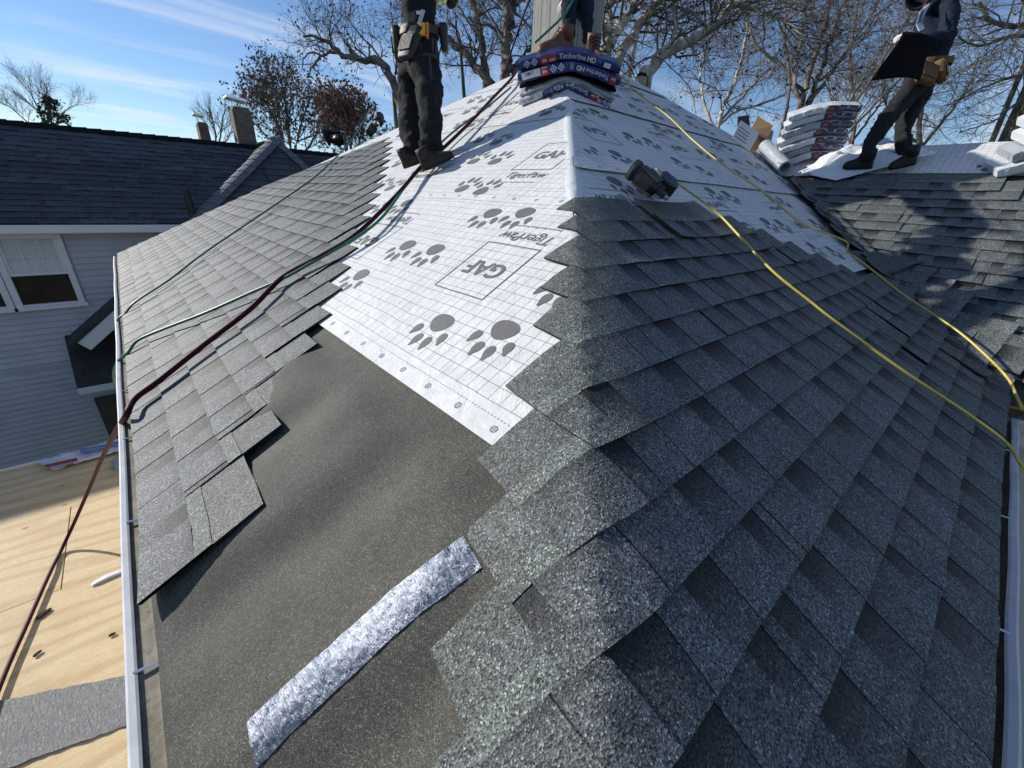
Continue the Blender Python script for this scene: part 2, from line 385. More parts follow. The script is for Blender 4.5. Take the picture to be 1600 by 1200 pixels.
M['boot_black'] = plain('black leather boot', (.014, .013, .013), .55, .35, var=.3, scale=40, bump=.002)
M['sole'] = plain('rubber sole', (.02, .019, .018), .8, .2)
M['pouch_black'] = plain('worn black leather', (.026, .025, .024), .5, .4, var=.4, scale=30, bump=.003)
M['pouch_tan'] = plain('worn tan suede', (.155, .095, .045), .85, .15, var=.4, scale=22, bump=.006)
M['leather'] = plain('red brown leather', (.15, .062, .034), .48, .4, var=.35, scale=22, bump=.003)
M['skin'] = plain('skin', (.42, .24, .17), .5, .4, var=.1)
M['hair'] = plain('dark hair', (.015, .012, .010), .6, .3)
M['glove'] = plain('white work glove', (.62, .58, .54), .8, .2, var=.12)
M['glove_y'] = plain('yellow work glove', (.38, .36, .12), .8, .2, var=.12)
M['yellow'] = plain('yellow plastic', (.80, .45, .02), .4, .5, var=.05)
M['orange'] = plain('orange plastic', (.75, .20, .03), .4, .5, var=.05)
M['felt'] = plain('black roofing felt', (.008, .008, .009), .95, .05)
def wrapper(name, col, var=.12):
    t = NT(name); co = t.coord(); a = t.noise(co, 12, 6, .65, 1.4); b = t.noise(co, 5, 3)
    t.set(t.vmul(col, t.rng(a, .3, .7, 1-var, 1+var)), .3, .5); t.bump(t.math('ADD', a, b), .02, .55); return t.m
M['wrap'] = wrapper('pale plastic wrapper', (.62, .64, .66))
M['wrap_grey'] = wrapper('grey plastic wrapper', (.34, .37, .40))
M['navy'] = wrapper('navy printed plastic', (.018, .026, .135), .1)
M['red'] = wrapper('red printed plastic', (.36, .018, .022), .1)
M['plum'] = wrapper('dark violet printed plastic', (.055, .050, .115), .3)
M['dull_red'] = wrapper('dull red printed plastic', (.20, .03, .045), .3)
M['white_ink'] = plain('white print', (.72, .73, .75), .4, .4, var=.03)
M['blue_ink'] = plain('pale blue print', (.16, .22, .45), .4, .4, var=.03)
M['grey_ink'] = plain('grey print', (.2, .2, .22), .5, .3, var=.03)
M['red_ink'] = plain('red print', (.5, .03, .03), .4, .4, var=.03)
M['plastic'] = wrapper('crumpled white plastic sheeting', (.78, .79, .80), .05)
M['card'] = plain('cardboard', (.46, .28, .14), .85, .2, var=.08, scale=10)
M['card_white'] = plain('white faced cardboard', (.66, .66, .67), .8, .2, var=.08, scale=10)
M['flashing'] = plain('dark bronze flashing', (.05, .045, .04), .45, .5, .3)

# ------------------------------------------------------------------ ground
mk('ground', [(-900, -900, GROUND), (900, -900, GROUND), (900, 900, GROUND), (-900, 900, GROUND)], [(0, 1, 2, 3)], M['grass'])['kind'] = 'structure'

# ------------------------------------------------------------------ shingles
def strip_mesh(name, boxes, mapf, w_of, mat, parent, cells=(.22, .12), cuts=(), keep=(), skirt=.006, tmesh=None, label=None):
    """boxes: (x0,x1,s0,s1, lift, tone, low, sigma0). mapf(x,s,w) -> point. cuts: functions whose zero line splits cells. keep: half planes."""
    V = []; Fc = []; UVs = []; tone = []; low = []; matid = []
    for (x0, x1, s0, s1, lift, tn, lw, sb) in boxes:
        nx = max(1, int(math.ceil((x1-x0)/cells[0]))); ns = max(1, int(math.ceil((s1-s0)/cells[1])))
        idx = {}; edges = {}
        def vert(p):
            k = (round(p[0], 5), round(p[1], 5))
            if k not in idx:
                idx[k] = len(V); V.append(mapf(p[0], p[1], w_of(p[0], p[1])+lift)); uvd.append((p[0], p[1]-sb))
            return idx[k]
        uvd = UVs
        for i in range(nx):
            for j in range(ns):
                a, b = x0+(x1-x0)*i/nx, x0+(x1-x0)*(i+1)/nx; c, d = s0+(s1-s0)*j/ns, s0+(s1-s0)*(j+1)/ns
                polys = [[(a, c), (b, c), (b, d), (a, d)]]
                for g in keep: polys = [q for q in (clip(p, g) for p in polys) if len(q) > 2]
                for g in cuts:
                    nw = []
                    for p in polys:
                        vals = [g(q) for q in p]
                        if min(vals) < -1e-4 and max(vals) > 1e-4:
                            nw += [q for q in (clip(p, g), clip(p, lambda z: -g(z))) if len(q) > 2]
                        else: nw.append(p)
                    polys = nw
                for p in polys:
                    ids = []
                    for q in p:
                        k = vert(q)
                        if k not in ids: ids.append(k)
                    if len(ids) < 3: continue
                    Fc.append(ids); tone.append(tn); low.append(lw); matid.append(0)
                    for q in range(len(ids)):
                        e = (ids[q], ids[(q+1) % len(ids)]); edges[e] = 1
        bnd = [e for e in edges if (e[1], e[0]) not in edges]
        dn = {}
        inv = {v: k for k, v in idx.items()}
        def down(v):
            if v not in dn:
                k = inv[v]; dn[v] = (len(V), len(V)+1); V.append(V[v]); V.append(mapf(k[0], k[1], w_of(k[0], k[1])+lift-skirt)); UVs.extend([(k[0], k[1]-sb)]*2)
            return dn[v]
        for a, b in bnd:
            (a0, a1), (b0_, b1_) = down(a), down(b); Fc.append([b0_, a0, a1, b1_]); tone.append(tn); low.append(lw); matid.append(1)
    if not Fc: return None
    me = bpy.data.meshes.new(name); me.from_pydata([tuple(v) for v in V], [], Fc)
    me.materials.append(mat); me.materials.append(M['butt'])
    me.polygons.foreach_set('material_index', matid); me.polygons.foreach_set('use_smooth', [q == 0 for q in matid])
    uv = me.uv_layers.new(name='UVMap')
    li = np.zeros(len(me.loops), dtype=np.int32); me.loops.foreach_get('vertex_index', li)
    uv.data.foreach_set('uv', np.array(UVs, dtype=np.float32)[li].ravel())
    for nm, val in (('tone', tone), ('low', low)):
        at = me.attributes.new(nm, 'FLOAT', 'FACE'); at.data.foreach_set('value', np.array(val, dtype=np.float32))
    me.update()
    o = bpy.data.objects.new(name, me); link(o, parent)
    if label: o['label'] = label
    return o
TT, TE, TS = .0022, .0021, .0074            # base layer, raised tab layer, stacking height
def shingle(x0, x1, s0, mapf, parent, cuts=(), keep=(), extra=0.0, mat=None, cell=.22, curl=(0, 0), tones=(.90, 1.12), rnd=None, bulge=.003, name='shingle', skirt=.008, glint=0):
    """one laminated strip: a base sheet the full 33.7 cm and raised tabs over the exposed part"""
    r = rnd or random
    boxes = [(x0, x1, s0, s0+.337, 0, r.uniform(.8, 1.0), 1, s0)]
    bond = (x0, x1, s0+EXP+.0015, s0+.192, TE, r.uniform(.9, 1.1), 0, s0)
    boxes.append(bond)
    x = x0+(r.uniform(0, .10) if r.random() < .5 else 0); first = True
    while x < x1:
        wd = r.choice((.09, .11, .13, .15, .17, .20)); e = min(x1, x+wd)
        if e-x > .03: boxes.append((x, e, s0, s0+EXP+.0015, TE, r.uniform(*tones), 0, s0))
        x = e+r.choice((.0035, .07, .09, .11, .13))
    bumps = [(r.uniform(x0, x1), r.uniform(.004, .011)) for _ in range(glint)]
    ph, ph2, am = r.uniform(0, 6.3), r.uniform(0, 6.3), r.uniform(.3, 1)*bulge
    def w_of(x, s):
        q = s-s0; base = TS*2*(1-q/.337)+TT+extra+.031+.004*math.sin(x*2.3+s*1.7)*math.sin(s*2.9+x*.8+1)
        b = am*(math.sin(x*5.1+ph)+.6*math.sin(x*11+ph2))*(1-q/.337)
        b += sum(am_*max(0, 1-q/.075)**2*math.exp(-((x-xc)/.07)**2) for xc, am_ in bumps)
        e0 = curl[0]*max(0, 1-(x-x0)/.22)**2 if curl[0] else 0
        e1 = curl[1]*max(0, 1-(x1-x)/.22)**2 if curl[1] else 0
        return base+b+e0+e1
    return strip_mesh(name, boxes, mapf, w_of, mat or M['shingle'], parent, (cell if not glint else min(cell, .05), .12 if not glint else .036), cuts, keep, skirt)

# ------------------------------------------------------------------ the house
house = thing('house', 'house being re-roofed, its hip roof half covered with new grey shingles', 'house', (4.3, 3.9, GROUND))
EX0, EY0 = SL0*CP, SR0*CP                   # eave lines X = EX0 (left) and Y = EY0 (right)
YF = 8.24                                   # far eave of the hip roof
XE = 9.4                                    # right end of the main block
RY = (EY0+YF)/2; RZ = ZR+TP*RY; RX0 = RY+KH; RX1 = XE-(RY-EY0)
zl = lambda X: ZL+TP*X
zr = lambda Y: ZR+TP*Y
SUM = EX0+YF                                # far hip: X + Y = SUM
def wave(x, s): return (.0165*math.sin(x*11.5+1.1*math.sin(s*3+.6))+.0055*math.sin(x*24+s*4+1))*(1-smooth((s-.40)/.22))*(.12+.88*(1-smooth((x-1.02-(s-SL0)*1.15)/.25)))*smooth((x-(s*CP-KH)-.22)/.22)
# left slope deck
A = np.array([EX0, EY0, zl(EX0)]); B = np.array([EX0, YF, zl(EX0)]); PK = np.array([RX0, RY, RZ]); PK2 = np.array([RX1, RY, RZ]); E2 = np.array([XE, EY0, zr(EY0)]); E3 = np.array([XE, YF, zr(EY0)])
def slab(name, pts, n, parent, mat, th=.02, label=None):
    P = [np.array(p) for p in pts]; Q = [p-np.array(n)*th for p in P]; k = len(P)
    return mk(name, P+Q, [tuple(range(k)), tuple(range(2*k-1, k-1, -1))]+[(i, i+k, (i+1) % k+k, (i+1) % k) for i in range(k)], mat, parent, label=label)
slopeL = slab('roof_slope', [A, PK, B], nL, house, M['ply'], label='sunny left roof slope with exposed white underlayment')
slopeR = slab('roof_slope', [A, E2, PK2, PK], nR, house, M['ply'], label='shaded right roof slope running down to the valley')
nB = np.array([0, SP, CP]); nE = np.array([SP, 0, CP])
slopeB = slab('roof_slope', [B, PK, PK2, E3], nB, house, M['far_shingle'], label='back slope beyond the ridge')
slab('roof_slope', [E2, E3, PK2], nE, house, M['far_shingle'], label='far end slope')
# cross wing with the valley
CRX = 6.37; CRZ = ZC+TP*CRX; CX0 = EY0+KV; CYE = -4.0
slopeC = slab('roof_slope', [(CX0, CYE, ZC+TP*CX0), (CRX, CYE, CRZ), (CRX, CRX-KV, CRZ), (CX0, EY0, ZC+TP*CX0)], nL, house, M['ply'], label='sunny roof slope of the cross wing beyond the valley')
slab('roof_slope', [(CRX, CYE, CRZ), (2*CRX-CX0, CYE, ZC+TP*CX0), (2*CRX-CX0, EY0, ZC+TP*CX0), (CRX, CRX-KV, CRZ)], nE, house, M['far_shingle'], label='hidden slope of the cross wing')
# walls, drawn in from the eaves
wb = MB()
wb.bbox((EX0+.30, EY0+.30, GROUND), (XE-.3, YF-.3, zl(EX0)-.16)); wb.bbox((CX0+.3, CYE+.3, GROUND), (2*CRX-CX0-.3, EY0+.31, zl(EX0)-.17))
wb.build('wall', M['own_siding'], house)
fb = MB(); fb.bbox((EX0+.018, EY0+.03, zl(EX0)-.17), (EX0+.04, YF-.03, zl(EX0)-.035)); fb.build('fascia', M['trim'], house)
fb = MB(); fb.bbox((EX0+.05, EY0+.018, zl(EX0)-.17), (CX0, EY0+.04, zl(EX0)-.035)); fb.build('fascia', M['trim'], house)
fb = MB(); fb.bbox((CX0+.018, CYE+.03, zl(EX0)-.17), (CX0+.04, EY0+.01, zl(EX0)-.035)); fb.build('fascia', M['trim'], house)
fb = MB(); fb.bbox((EX0+.04, EY0+.04, zl(EX0)-.172), (EX0+.30, YF-.03, zl(EX0)-.16)); fb.bbox((EX0+.3, EY0+.04, zl(EX0)-.172), (CX0+.3, EY0+.30, zl(EX0)-.16)); fb.build('soffit', M['trim'], house)

# gutters
def gutter(p0, p1, outd, label, hang, k=1.0, deep=False):
    """p0,p1: ends of the back top edge; outd: unit vector away from the wall"""
    p0, p1, od = np.array(p0), np.array(p1), np.array(outd); zv = np.array([0, 0, 1.])
    inner = [(-.004, .004), (.004, -.002), (.018, -.006), (.034, -.008), (.048, -.008), (.056, -.007), (.061, -.005), (.063, -.001)]
    if deep: inner = [(0, .0), (0, -.050), (.010, -.064), (.040, -.066), (.050, -.056), (.056, -.035), (.062, -.02), (.063, -.004)]
    outer = [(.070, 0), (.070, -.025), (.062, -.040), (.056, -.065), (.044, -.080), (.008, -.080), (-.004, -.07), (-.004, 0)]
    N = 40; wob = [(.0015*math.sin(i*.9+.5), .002*math.sin(i*.55)) for i in range(N+1)]
    def prof(pr): return [[p0+(p1-p0)*i/N+od*(o*k+wob[i][0])+zv*(z+wob[i][1]) for (o, z) in pr] for i in range(N+1)]
    def skin(rings):
        n = len(rings[0]); V = [p for r in rings for p in r]
        return V, [(i*n+k, i*n+k+1, (i+1)*n+k+1, (i+1)*n+k) for i in range(N) for k in range(n-1)]
    g = mk('gutter', *skin(prof(outer)), M['white_metal'], house, label=label)
    mk('trough', *skin(prof(inner)), M['trough'], g)
    V, F = skin(prof([(.058, .0005), (.062, .003), (.072, .004), (.076, .0), (.076, -.018)])); mk('lip', V, F, M['white_metal'], g)
    L = np.linalg.norm(p1-p0); G = k
    for d in hang:
        c = p0+(p1-p0)*d/L; b = MB(); t = (p1-p0)/L; tt = t*.0+od
        k = random.uniform(-.012, .012)
        b.tube([c-od*.01+zv*-.004+t*k, c+od*.03*G+zv*-.001+t*k*.5, c+od*.064*G+zv*.002], .0036, 6); b.build('hanger', M['steel'], g)
    for a in (p0, p1):
        b = MB(); b.add([a+od*o*G+zv*z for (o, z) in outer], [tuple(range(len(outer)))]); b.build('end_cap', M['white_metal'], g)
    return g
gz = zl(EX0)-.004
ys = [hitZ(x, y, gz)[1]-EY0 for (x, y) in ((235, 1028), (221, 804), (208, 680), (203, 607), (200, 551), (198, 508), (195, 477), (191, 455), (190, 425), (189, 414))]
gutter((EX0+.014, EY0-.02, gz), (EX0+.014, YF+.02, gz), (-1, 0, 0), 'left gutter, dirty inside, with a white lip', [d for d in ys if 0 < d < 8], 1.2)
xs = [hitZ(x, y, gz)[0]-EX0-.02 for (x, y) in ((1560, 982), (1570, 808), (1584, 707), (1580, 657))]
gutter((EX0+.02, EY0+.014, gz), (CX0-.05, EY0+.014, gz), (0, -1, 0), 'right gutter in shade, dark inside', [.2]+[x for x in xs if x < CX0-.1], 1.5, True)
gutter((CX0+.014, CYE, gz), (CX0+.014, EY0-.1, gz), (-1, 0, 0), 'gutter of the cross wing', [.6, 1.4, 2.2, 3.0])

# ice and water membrane along the left eave, with undulating surface
def patch(name, mapf, x0, x1, s0, s1, nx, ns, mat, parent, wf, keep=(), uvf=None, label=None):
    V = []; Fc = []; UV = []; idx = {}
    def vert(p):
        k = (round(p[0], 5), round(p[1], 5))
        if k not in idx: idx[k] = len(V); V.append(mapf(p[0], p[1], wf(p[0], p[1]))); UV.append(uvf(p[0], p[1]) if uvf else (p[0], p[1]))
        return idx[k]
    for i in range(nx):
        for j in range(ns):
            a, b, c, d = x0+(x1-x0)*i/nx, x0+(x1-x0)*(i+1)/nx, s0+(s1-s0)*j/ns, s0+(s1-s0)*(j+1)/ns
            p = [(a, c), (b, c), (b, d), (a, d)]
            for g in keep:
                p = clip(p, g)
                if len(p) < 3: break
            if len(p) > 2:
                ids = list(dict.fromkeys(vert(q) for q in p))
                if len(ids) > 2: Fc.append(ids)
    o = mk(name, V, Fc, mat, parent, True, label)
    me = o.data; uv = me.uv_layers.new(name='UVMap'); li = np.zeros(len(me.loops), dtype=np.int32); me.loops.foreach_get('vertex_index', li)
    uv.data.foreach_set('uv', np.array(UV, dtype=np.float32)[li].ravel())
    return o
hipL = lambda q: q[0]-(q[1]*CP-KH)-.001                     # on L: Y >= X - KH  (q = (Y, s))
farL = lambda q: SUM-(q[0]+q[1]*CP)                          # far hip
hipR = lambda q: (q[0]-KH)-q[1]*CP-.001                      # on R: X - KH >= Y
valR = lambda q: KV-(q[0]-q[1]*CP)                           # before the valley
farR = lambda q: (XE+EY0)-(q[0]+q[1]*CP)
valC = lambda q: (q[1]*CP-KV)-q[0]                           # on C: Y <= X - KV
patch('ice_and_water_membrane', onL, EY0, 8.4, SL0-.012, .74, 300, 30, M['ice'], slopeL, lambda x, s: .0265-.016*smooth((s-.46)/.16)+wave(x, s)*min(1, (s-SL0+.02)/.1)-(.012 if s < SL0 else 0), (hipL, farL))
patch('ice_and_water_membrane', onR, EX0, 7.4, SR0-.005, 4.2, 40, 16, M['ice'], slopeR, lambda x, s: .0035, (hipR, valR, farR))

# foil tape over the seam
tp = [hitL(*q)for q in ((748, 838), (700, 877), (640, 925), (560, 998), (480, 1070), (410, 1138))]
tl = [(p[1], (p[0])/CP) for p in tp]
def tape():
    V = []; N = 60; c = spline([(a, b, 0) for a, b in tl], 10)
    K = 6; n = len(c)
    for i in range(n):
        t = c[min(i+1, n-1)]-c[max(i-1, 0)]; t = t/np.linalg.norm(t); nn = np.array([-t[1], t[0], 0])
        for k in range(K+1):
            u = (k/K-.5)*.082*(1+.012*math.sin(i*.7)); q = c[i]+nn*u
            V.append(onL(q[0], q[1], .0281-.016*smooth((q[1]-.46)/.16)+wave(q[0], q[1])+.0007*math.sin(i*1.3+k*2)+.0005*random.uniform(-1, 1)+(.0015 if k in (0, K) and random.random() < .2 else 0)))
    F = [(i*(K+1)+k, i*(K+1)+k+1, (i+1)*(K+1)+k+1, (i+1)*(K+1)+k) for i in range(n-1) for k in range(K)]
    return mk('seam_tape', V, F, M['tape'], slopeL, True, label='shiny silver foil tape strip on the dark membrane')
tape()

# white underlayment in lapped rows
def wr(x, s):
    return .0022*math.sin(x*7.3+2*math.sin(s*3.1))+.0018*math.sin(s*13+x*5)+.0012*math.sin(x*23+s*9)
BL = .652; LAP = 1.08
wL = lambda k: (lambda x, s: .0245-.0022*(k>0)+.0012*k+.6*wr(x, s)+max(0, .06-(s-(BL+k*LAP)))*.05)
for k in range(4):
    s0 = BL+k*LAP; s1 = min(s0+1.22, 4.9)
    patch('underlayment', onL, s0*CP-KH-.01, min(8.4, SUM-s0*CP+.02), s0, s1, 90, 16, M['sheet'], slopeL, wL(k), (hipL, farL), lambda x, s, s0=s0: (x, s-s0))
BR = 1.30-.327
wRf = lambda k: (lambda x, s: .0190+.0016*k+.8*wr(x+3, s)+max(0, .06-(s-(BR+k*LAP)))*.05)
for k in range(4):
    s0 = BR+k*LAP-.2; s1 = min(s0+1.22, 4.9)
    patch('underlayment', onR_tight, s0*CP+KH-.05, 7.9, s0, s1, 70, 12, M['sheet'], slopeR, wRf(k), (lambda q: (q[0]-KH)-q[1]*CP, farR, lambda q: (KV+.02)-(q[0]-q[1]*CP)), lambda x, s, s0=s0: (x, s-s0))
SCT = 4.13+.143*16+.30
patch('underlayment', onC_flat, -3.9, 2.6, SCT, CRX/CP, 60, 8, M['sheet'], slopeC, lambda x, s: .026+wr(x, s), (valC,), lambda x, s: (x, s-SCT+.1))

patch('valley_membrane', onC_flat, -3.9, 2.5, 4.12, CRX/CP-.05, 30, 12, M['ice'], slopeC, lambda x, s: .004, (valC,))
V = []; F = []; n = 60
for i in range(n+1):
    a = 1.55+(RX0-KH)*1.527*(1-.0)*(i/n)-1.55*(i/n)
    P = H0+HD*a; k = .0235+.002*math.sin(i*.9); nn = (nL+nR)/np.linalg.norm(nL+nR)
    V += [P+mL*(.032+.006*math.sin(i*.7))+nL*(k-.001), P+mL*.015+nL*(k+.001), P+nn*(k+.001), P+mR*.015+nR*(k+.000), P+mR*(.036+.006*math.cos(i*.6))+nR*(k-.003)]
    if i: F += [((i-1)*5+q, i*5+q, i*5+q+1, (i-1)*5+q+1) for q in range(4)]
mk('underlayment', V, F, M['sheet_plain'], slopeL, True, label='lapped crease of white underlayment over the hip')
# printed pattern on the underlayment (paw prints, boxes, lettering)
_txt = {}
def text_mesh(body, size=1.0, bold=0.0, shear=0.0):
    k = (body, bold, shear)
    if k in _txt: return _txt[k]
    cu = bpy.data.curves.new('text', 'FONT'); cu.body = body; cu.size = 1; cu.offset = bold; cu.shear = shear; cu.resolution_u = 3; cu.align_x = 'CENTER'
    o = bpy.data.objects.new('text', cu); COL.objects.link(o)
    dg = bpy.context.evaluated_depsgraph_get(); me = bpy.data.meshes.new_from_object(o.evaluated_get(dg))
    V = np.array([v.co[:] for v in me.vertices]); F = [tuple(p.vertices) for p in me.polygons]
    bpy.data.objects.remove(o); bpy.data.curves.remove(cu); bpy.data.meshes.remove(me)
    _txt[k] = (V, F); return V, F
def blob(cx, cy, rx, ry, rot=0, n=16, sq=.0, tip=0):
    out = []
    for i in range(n):
        t = 2*math.pi*i/n; x, y = math.cos(t), math.sin(t)
        kx = 1-sq*y; px, py = rx*x*kx, ry*y
        if tip and y > .93: py += tip
        c, s = math.cos(rot), math.sin(rot); out.append((cx+px*c-py*s, cy+px*s+py*c))
    return out
def paw(sc=1):
    P = [blob(0, -.012, .056, .046, 0, 20, .24)]
    for (x, y, r, l) in ((-.080, .044, .30, .026), (-.030, .086, .10, .029), (.028, .088, -.10, .029), (.082, .048, -.30, .026)):
        P.append(blob(x, y, .0195, l, r, 14, .15, .012))
    return [[(a*sc, b*sc) for a, b in p] for p in P]
class Print:
    def __init__(s, mapf, wf, rx, lift=.0016): s.V = []; s.F = []; s.m = mapf; s.w = wf; s.rx = rx; s.l = lift; s.keep = []
    def put(s, pts, F, cx, cs, rdir, udir, sub=False):
        ok = [all(g((cx+rdir*x, cs+udir*y)) > .004 for g in s.keep) for (x, y) in pts]
        n = len(s.V)
        for (x, y) in pts:
            X, S = cx+rdir*x, cs+udir*y; s.V.append(s.m(X, S, s.w(X, S)+s.l))
        for f in F:
            if all(ok[i] for i in f): s.F.append(tuple(i+n for i in (f if rdir*udir > 0 else f[::-1])))
    def paw(s, cx, cs, rd, ud, sc=1):
        for p in paw(sc): s.put([(0, 0)]+p if False else p, [tuple(range(len(p)))], cx, cs, rd, ud)
    def text(s, body, cx, cs, rd, ud, h, bold=0, shear=0):
        V, F = text_mesh(body, 1, bold, shear); s.put([(v[0]*h, v[1]*h) for v in V], F, cx, cs, rd, ud)
    def line(s, p, q, w, cx, cs, rd, ud):
        p, q = np.array(p, float), np.array(q, float); d = q-p; L = np.linalg.norm(d); d /= L; nn = np.array([-d[1], d[0]])*w/2
        N = max(1, int(L/.05)); pts = []; F = []
        for i in range(N+1):
            c = p+d*L*i/N; pts += [tuple(c-nn), tuple(c+nn)]
        F = [(2*i, 2*i+2, 2*i+3, 2*i+1) for i in range(N)]
        s.put(pts, F, cx, cs, rd, ud)
    def ring(s, cx, cs, r, w=.0022):
        n = 14; pts = []
        for i in range(n):
            t = 2*math.pi*i/n; pts += [((r-w)*math.cos(t), (r-w)*math.sin(t)), (r*math.cos(t), r*math.sin(t))]
        s.put(pts, [(2*i, 2*i+1, (2*i+3) % (2*n), (2*i+2) % (2*n)) for i in range(n)], cx, cs, 1, 1)
        s.line((-r, 0), (r, 0), w*.8, cx, cs, 1, 1); s.line((0, -r), (0, r), w*.8, cx, cs, 1, 1)
    def box(s, cx, cs, rd, ud, h=.165):
        for a, b in (((-h, -h), (h, -h)), ((h, -h), (h, h)), ((h, h), (-h, h)), ((-h, h), (-h, -h))): s.line(a, b, .0055, cx, cs, rd, ud)
        s.text('GAF', cx, cs-ud*.035, rd, ud, .125, .025)
    def row(s, s0, lim, rd, ud, ph, rows=(.10, 1.06)):
        """one roll's repeat (1.14 m)"""
        x = ph-6*1.14; top = s0+1.08
        up = (lambda v: s0+v) if ud < 0 else (lambda v: s0+1.10-v)
        while x < ph+8*1.14:
            s.box(x, up(.592), rd, ud)
            s.text('TigerPaw', x-.02, up(.825)-ud*.02, rd, ud, .085, .006, .25)
            s.text('Premium Roof Deck Protection', x-.02, up(.895)-ud*.008, rd, ud, .022)
            for (dx, dv) in ((-.10, .255), (-.385, .325), (.45, .62), (.70, .605), (.17, .99), (.39, .965)):
                s.paw(x+dx, up(dv), rd, ud, 1.0)
            for i in range(7): s.ring(x+i*.163-.5, s0+.038, .011)
            x += 1.14
    def build(s, parent): return mk('printed_pattern', s.V, s.F, M['ink'], parent) if s.F else None
for k in range(4):
    s0 = BL+k*LAP; pr = Print(onL, wL(k), 1); top = s0+LAP
    pr.keep = [hipL, farL, (lambda q, t=(top if k < 3 else 9): t-q[1]), lambda q, a=s0: q[1]-a]
    # slope coordinate s is measured from the world origin line; box centre of the first row sits at Y 1.365
    pr.row(s0, None, 1 if k == 0 else -1, -1 if k == 0 else 1, 1.365 if k == 0 else (1.90 if k == 1 else 1.365+.4*k)); pr.build(slopeL)
for k in range(4):
    s0 = BR+k*LAP-.2; pr = Print(onR_tight, wRf(k), 1); top = s0+LAP
    pr.keep = [lambda q: (q[0]-KH)-q[1]*CP-.01, farR, (lambda q, t=(top if k < 3 else 9): t-q[1]), (lambda q, a=s0: q[1]-a), lambda q: KV-(q[0]-q[1]*CP)]
    pr.row(s0, None, -1, -1, 3.05-.5*k); pr.build(slopeR)
pr = Print(onC_flat, lambda x, s: .026+wr(x, s), 1); pr.keep = [valC, lambda q: CRX/CP-q[1], lambda q: q[1]-SCT]
for i in range(6):
    p1 = Print(onC_flat, lambda x, s: .026+wr(x, s), 1); p1.keep = pr.keep; p1.paw(.32-i*.27-.1*(i % 2), SCT+.13+.05*(i % 2), -1, 1)
    o = p1.build(slopeC)
    if o: o.name = 'paw_print'; o['kind'] = 'stuff'

# left slope: racked courses, stepping back from the hip
endL = {0: 1.10, 1: 1.42, 2: 1.59, 3: 1.76, 4: 1.93, 5: 2.11, 6: 2.30, 7: 2.49, 8: 2.66, 9: 2.84, 10: 3.02, 11: 3.20, 12: 3.40, 13: 3.60, 14: 3.81, 15: 4.03, 16: 4.24, 17: 4.46, 18: 4.70, 19: 5.0, 20: 5.36}
for j in range(21):
    s0 = SL0+EXPL*j; x = endL[j]; first = True
    lim = SUM-s0*CP
    back = max(0, (j-13)*.085)
    keepf = lambda q, bk=back: (SUM-bk-.004)-(q[0]+q[1]*CP)
    if j == 0:
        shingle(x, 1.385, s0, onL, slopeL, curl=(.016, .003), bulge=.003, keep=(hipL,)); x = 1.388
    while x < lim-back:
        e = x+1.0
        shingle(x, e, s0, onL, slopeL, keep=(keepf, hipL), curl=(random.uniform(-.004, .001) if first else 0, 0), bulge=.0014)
        x = e+.002; first = False
# far side shingles wrap over the far hip as dark cap strip
for i in range(11):
    t0 = .30+.06*i; a = B+(PK-B)*(.52+.043*i); b = B+(PK-B)*(.52+.043*(i+1)+.006)
    d = (PK-B)/np.linalg.norm(PK-B); side = np.cross(d, nL); side *= -np.sign(side[1]); sb_ = np.cross(d, nB); sb_ *= np.sign(sb_[1])
    mk('shingle', [a+side*.05+nL*.012, b+side*.05+nL*.018, b+(nL+nB)*.012, a+(nL+nB)*.009, b+sb_*.2+nB*.018, a+sb_*.2+nB*.012], [(0, 1, 2, 3), (3, 2, 4, 5)], M['butt'], slopeB)

# right slope: courses wrapped over the hip at the left, woven into the valley at the right
begR = {0: -.24, 1: -.10, 2: .045, 3: .187, 4: .349, 5: .472, 6: .663, 7: .877, 8: 1.024, 9: 1.155, 10: 1.341, 11: 1.457}
finR = {6: 3.74, 7: 3.56, 8: 3.34, 9: 3.12, 10: 2.88, 11: 2.62}
cutsR = [lambda q, o=o: (q[0]-KH)-q[1]*CP-o for o in (-.15, -.10, -.05, 0, .05, .10, .15)]
cutsV = [lambda q, o=o: KV-(q[0]-q[1]*CP)-o for o in (-.035, 0, .035)]
for j in range(12):
    s0 = SR0+EXPR*j; x = begR[j]
    fin = finR.get(j, KV+(s0+.1)*CP+.42-.02*j)
    segs = []
    if j == 11: segs = [(1.457, 1.93), (1.985, 2.62)]
    else:
        e = x+1.0-(j*.37) % .45
        while x < fin-.02:
            e = min(e, fin)
            if fin-e < .12: e = fin
            segs.append((x, e)); x = e+.002; e = x+1.0
    for a, b in segs:
        last = b >= fin-.01
        isv = (b-(s0)*CP) > KV-.08
        mapf = onR_val if isv else onR_hip; HIPR[0] = random.uniform(.075, .115)
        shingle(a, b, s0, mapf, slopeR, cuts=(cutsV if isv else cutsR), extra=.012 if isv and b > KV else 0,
                curl=((.012 if (j == 11 and a > 1.9) else -random.uniform(.004, .008)) if a == segs[0][0] or j == 11 else 0, .018 if last else 0), cell=.10 if (a < s0*CP+.7 or isv) else .16, bulge=.0022, glint=random.choice((0, 0, 1, 1, 2)))
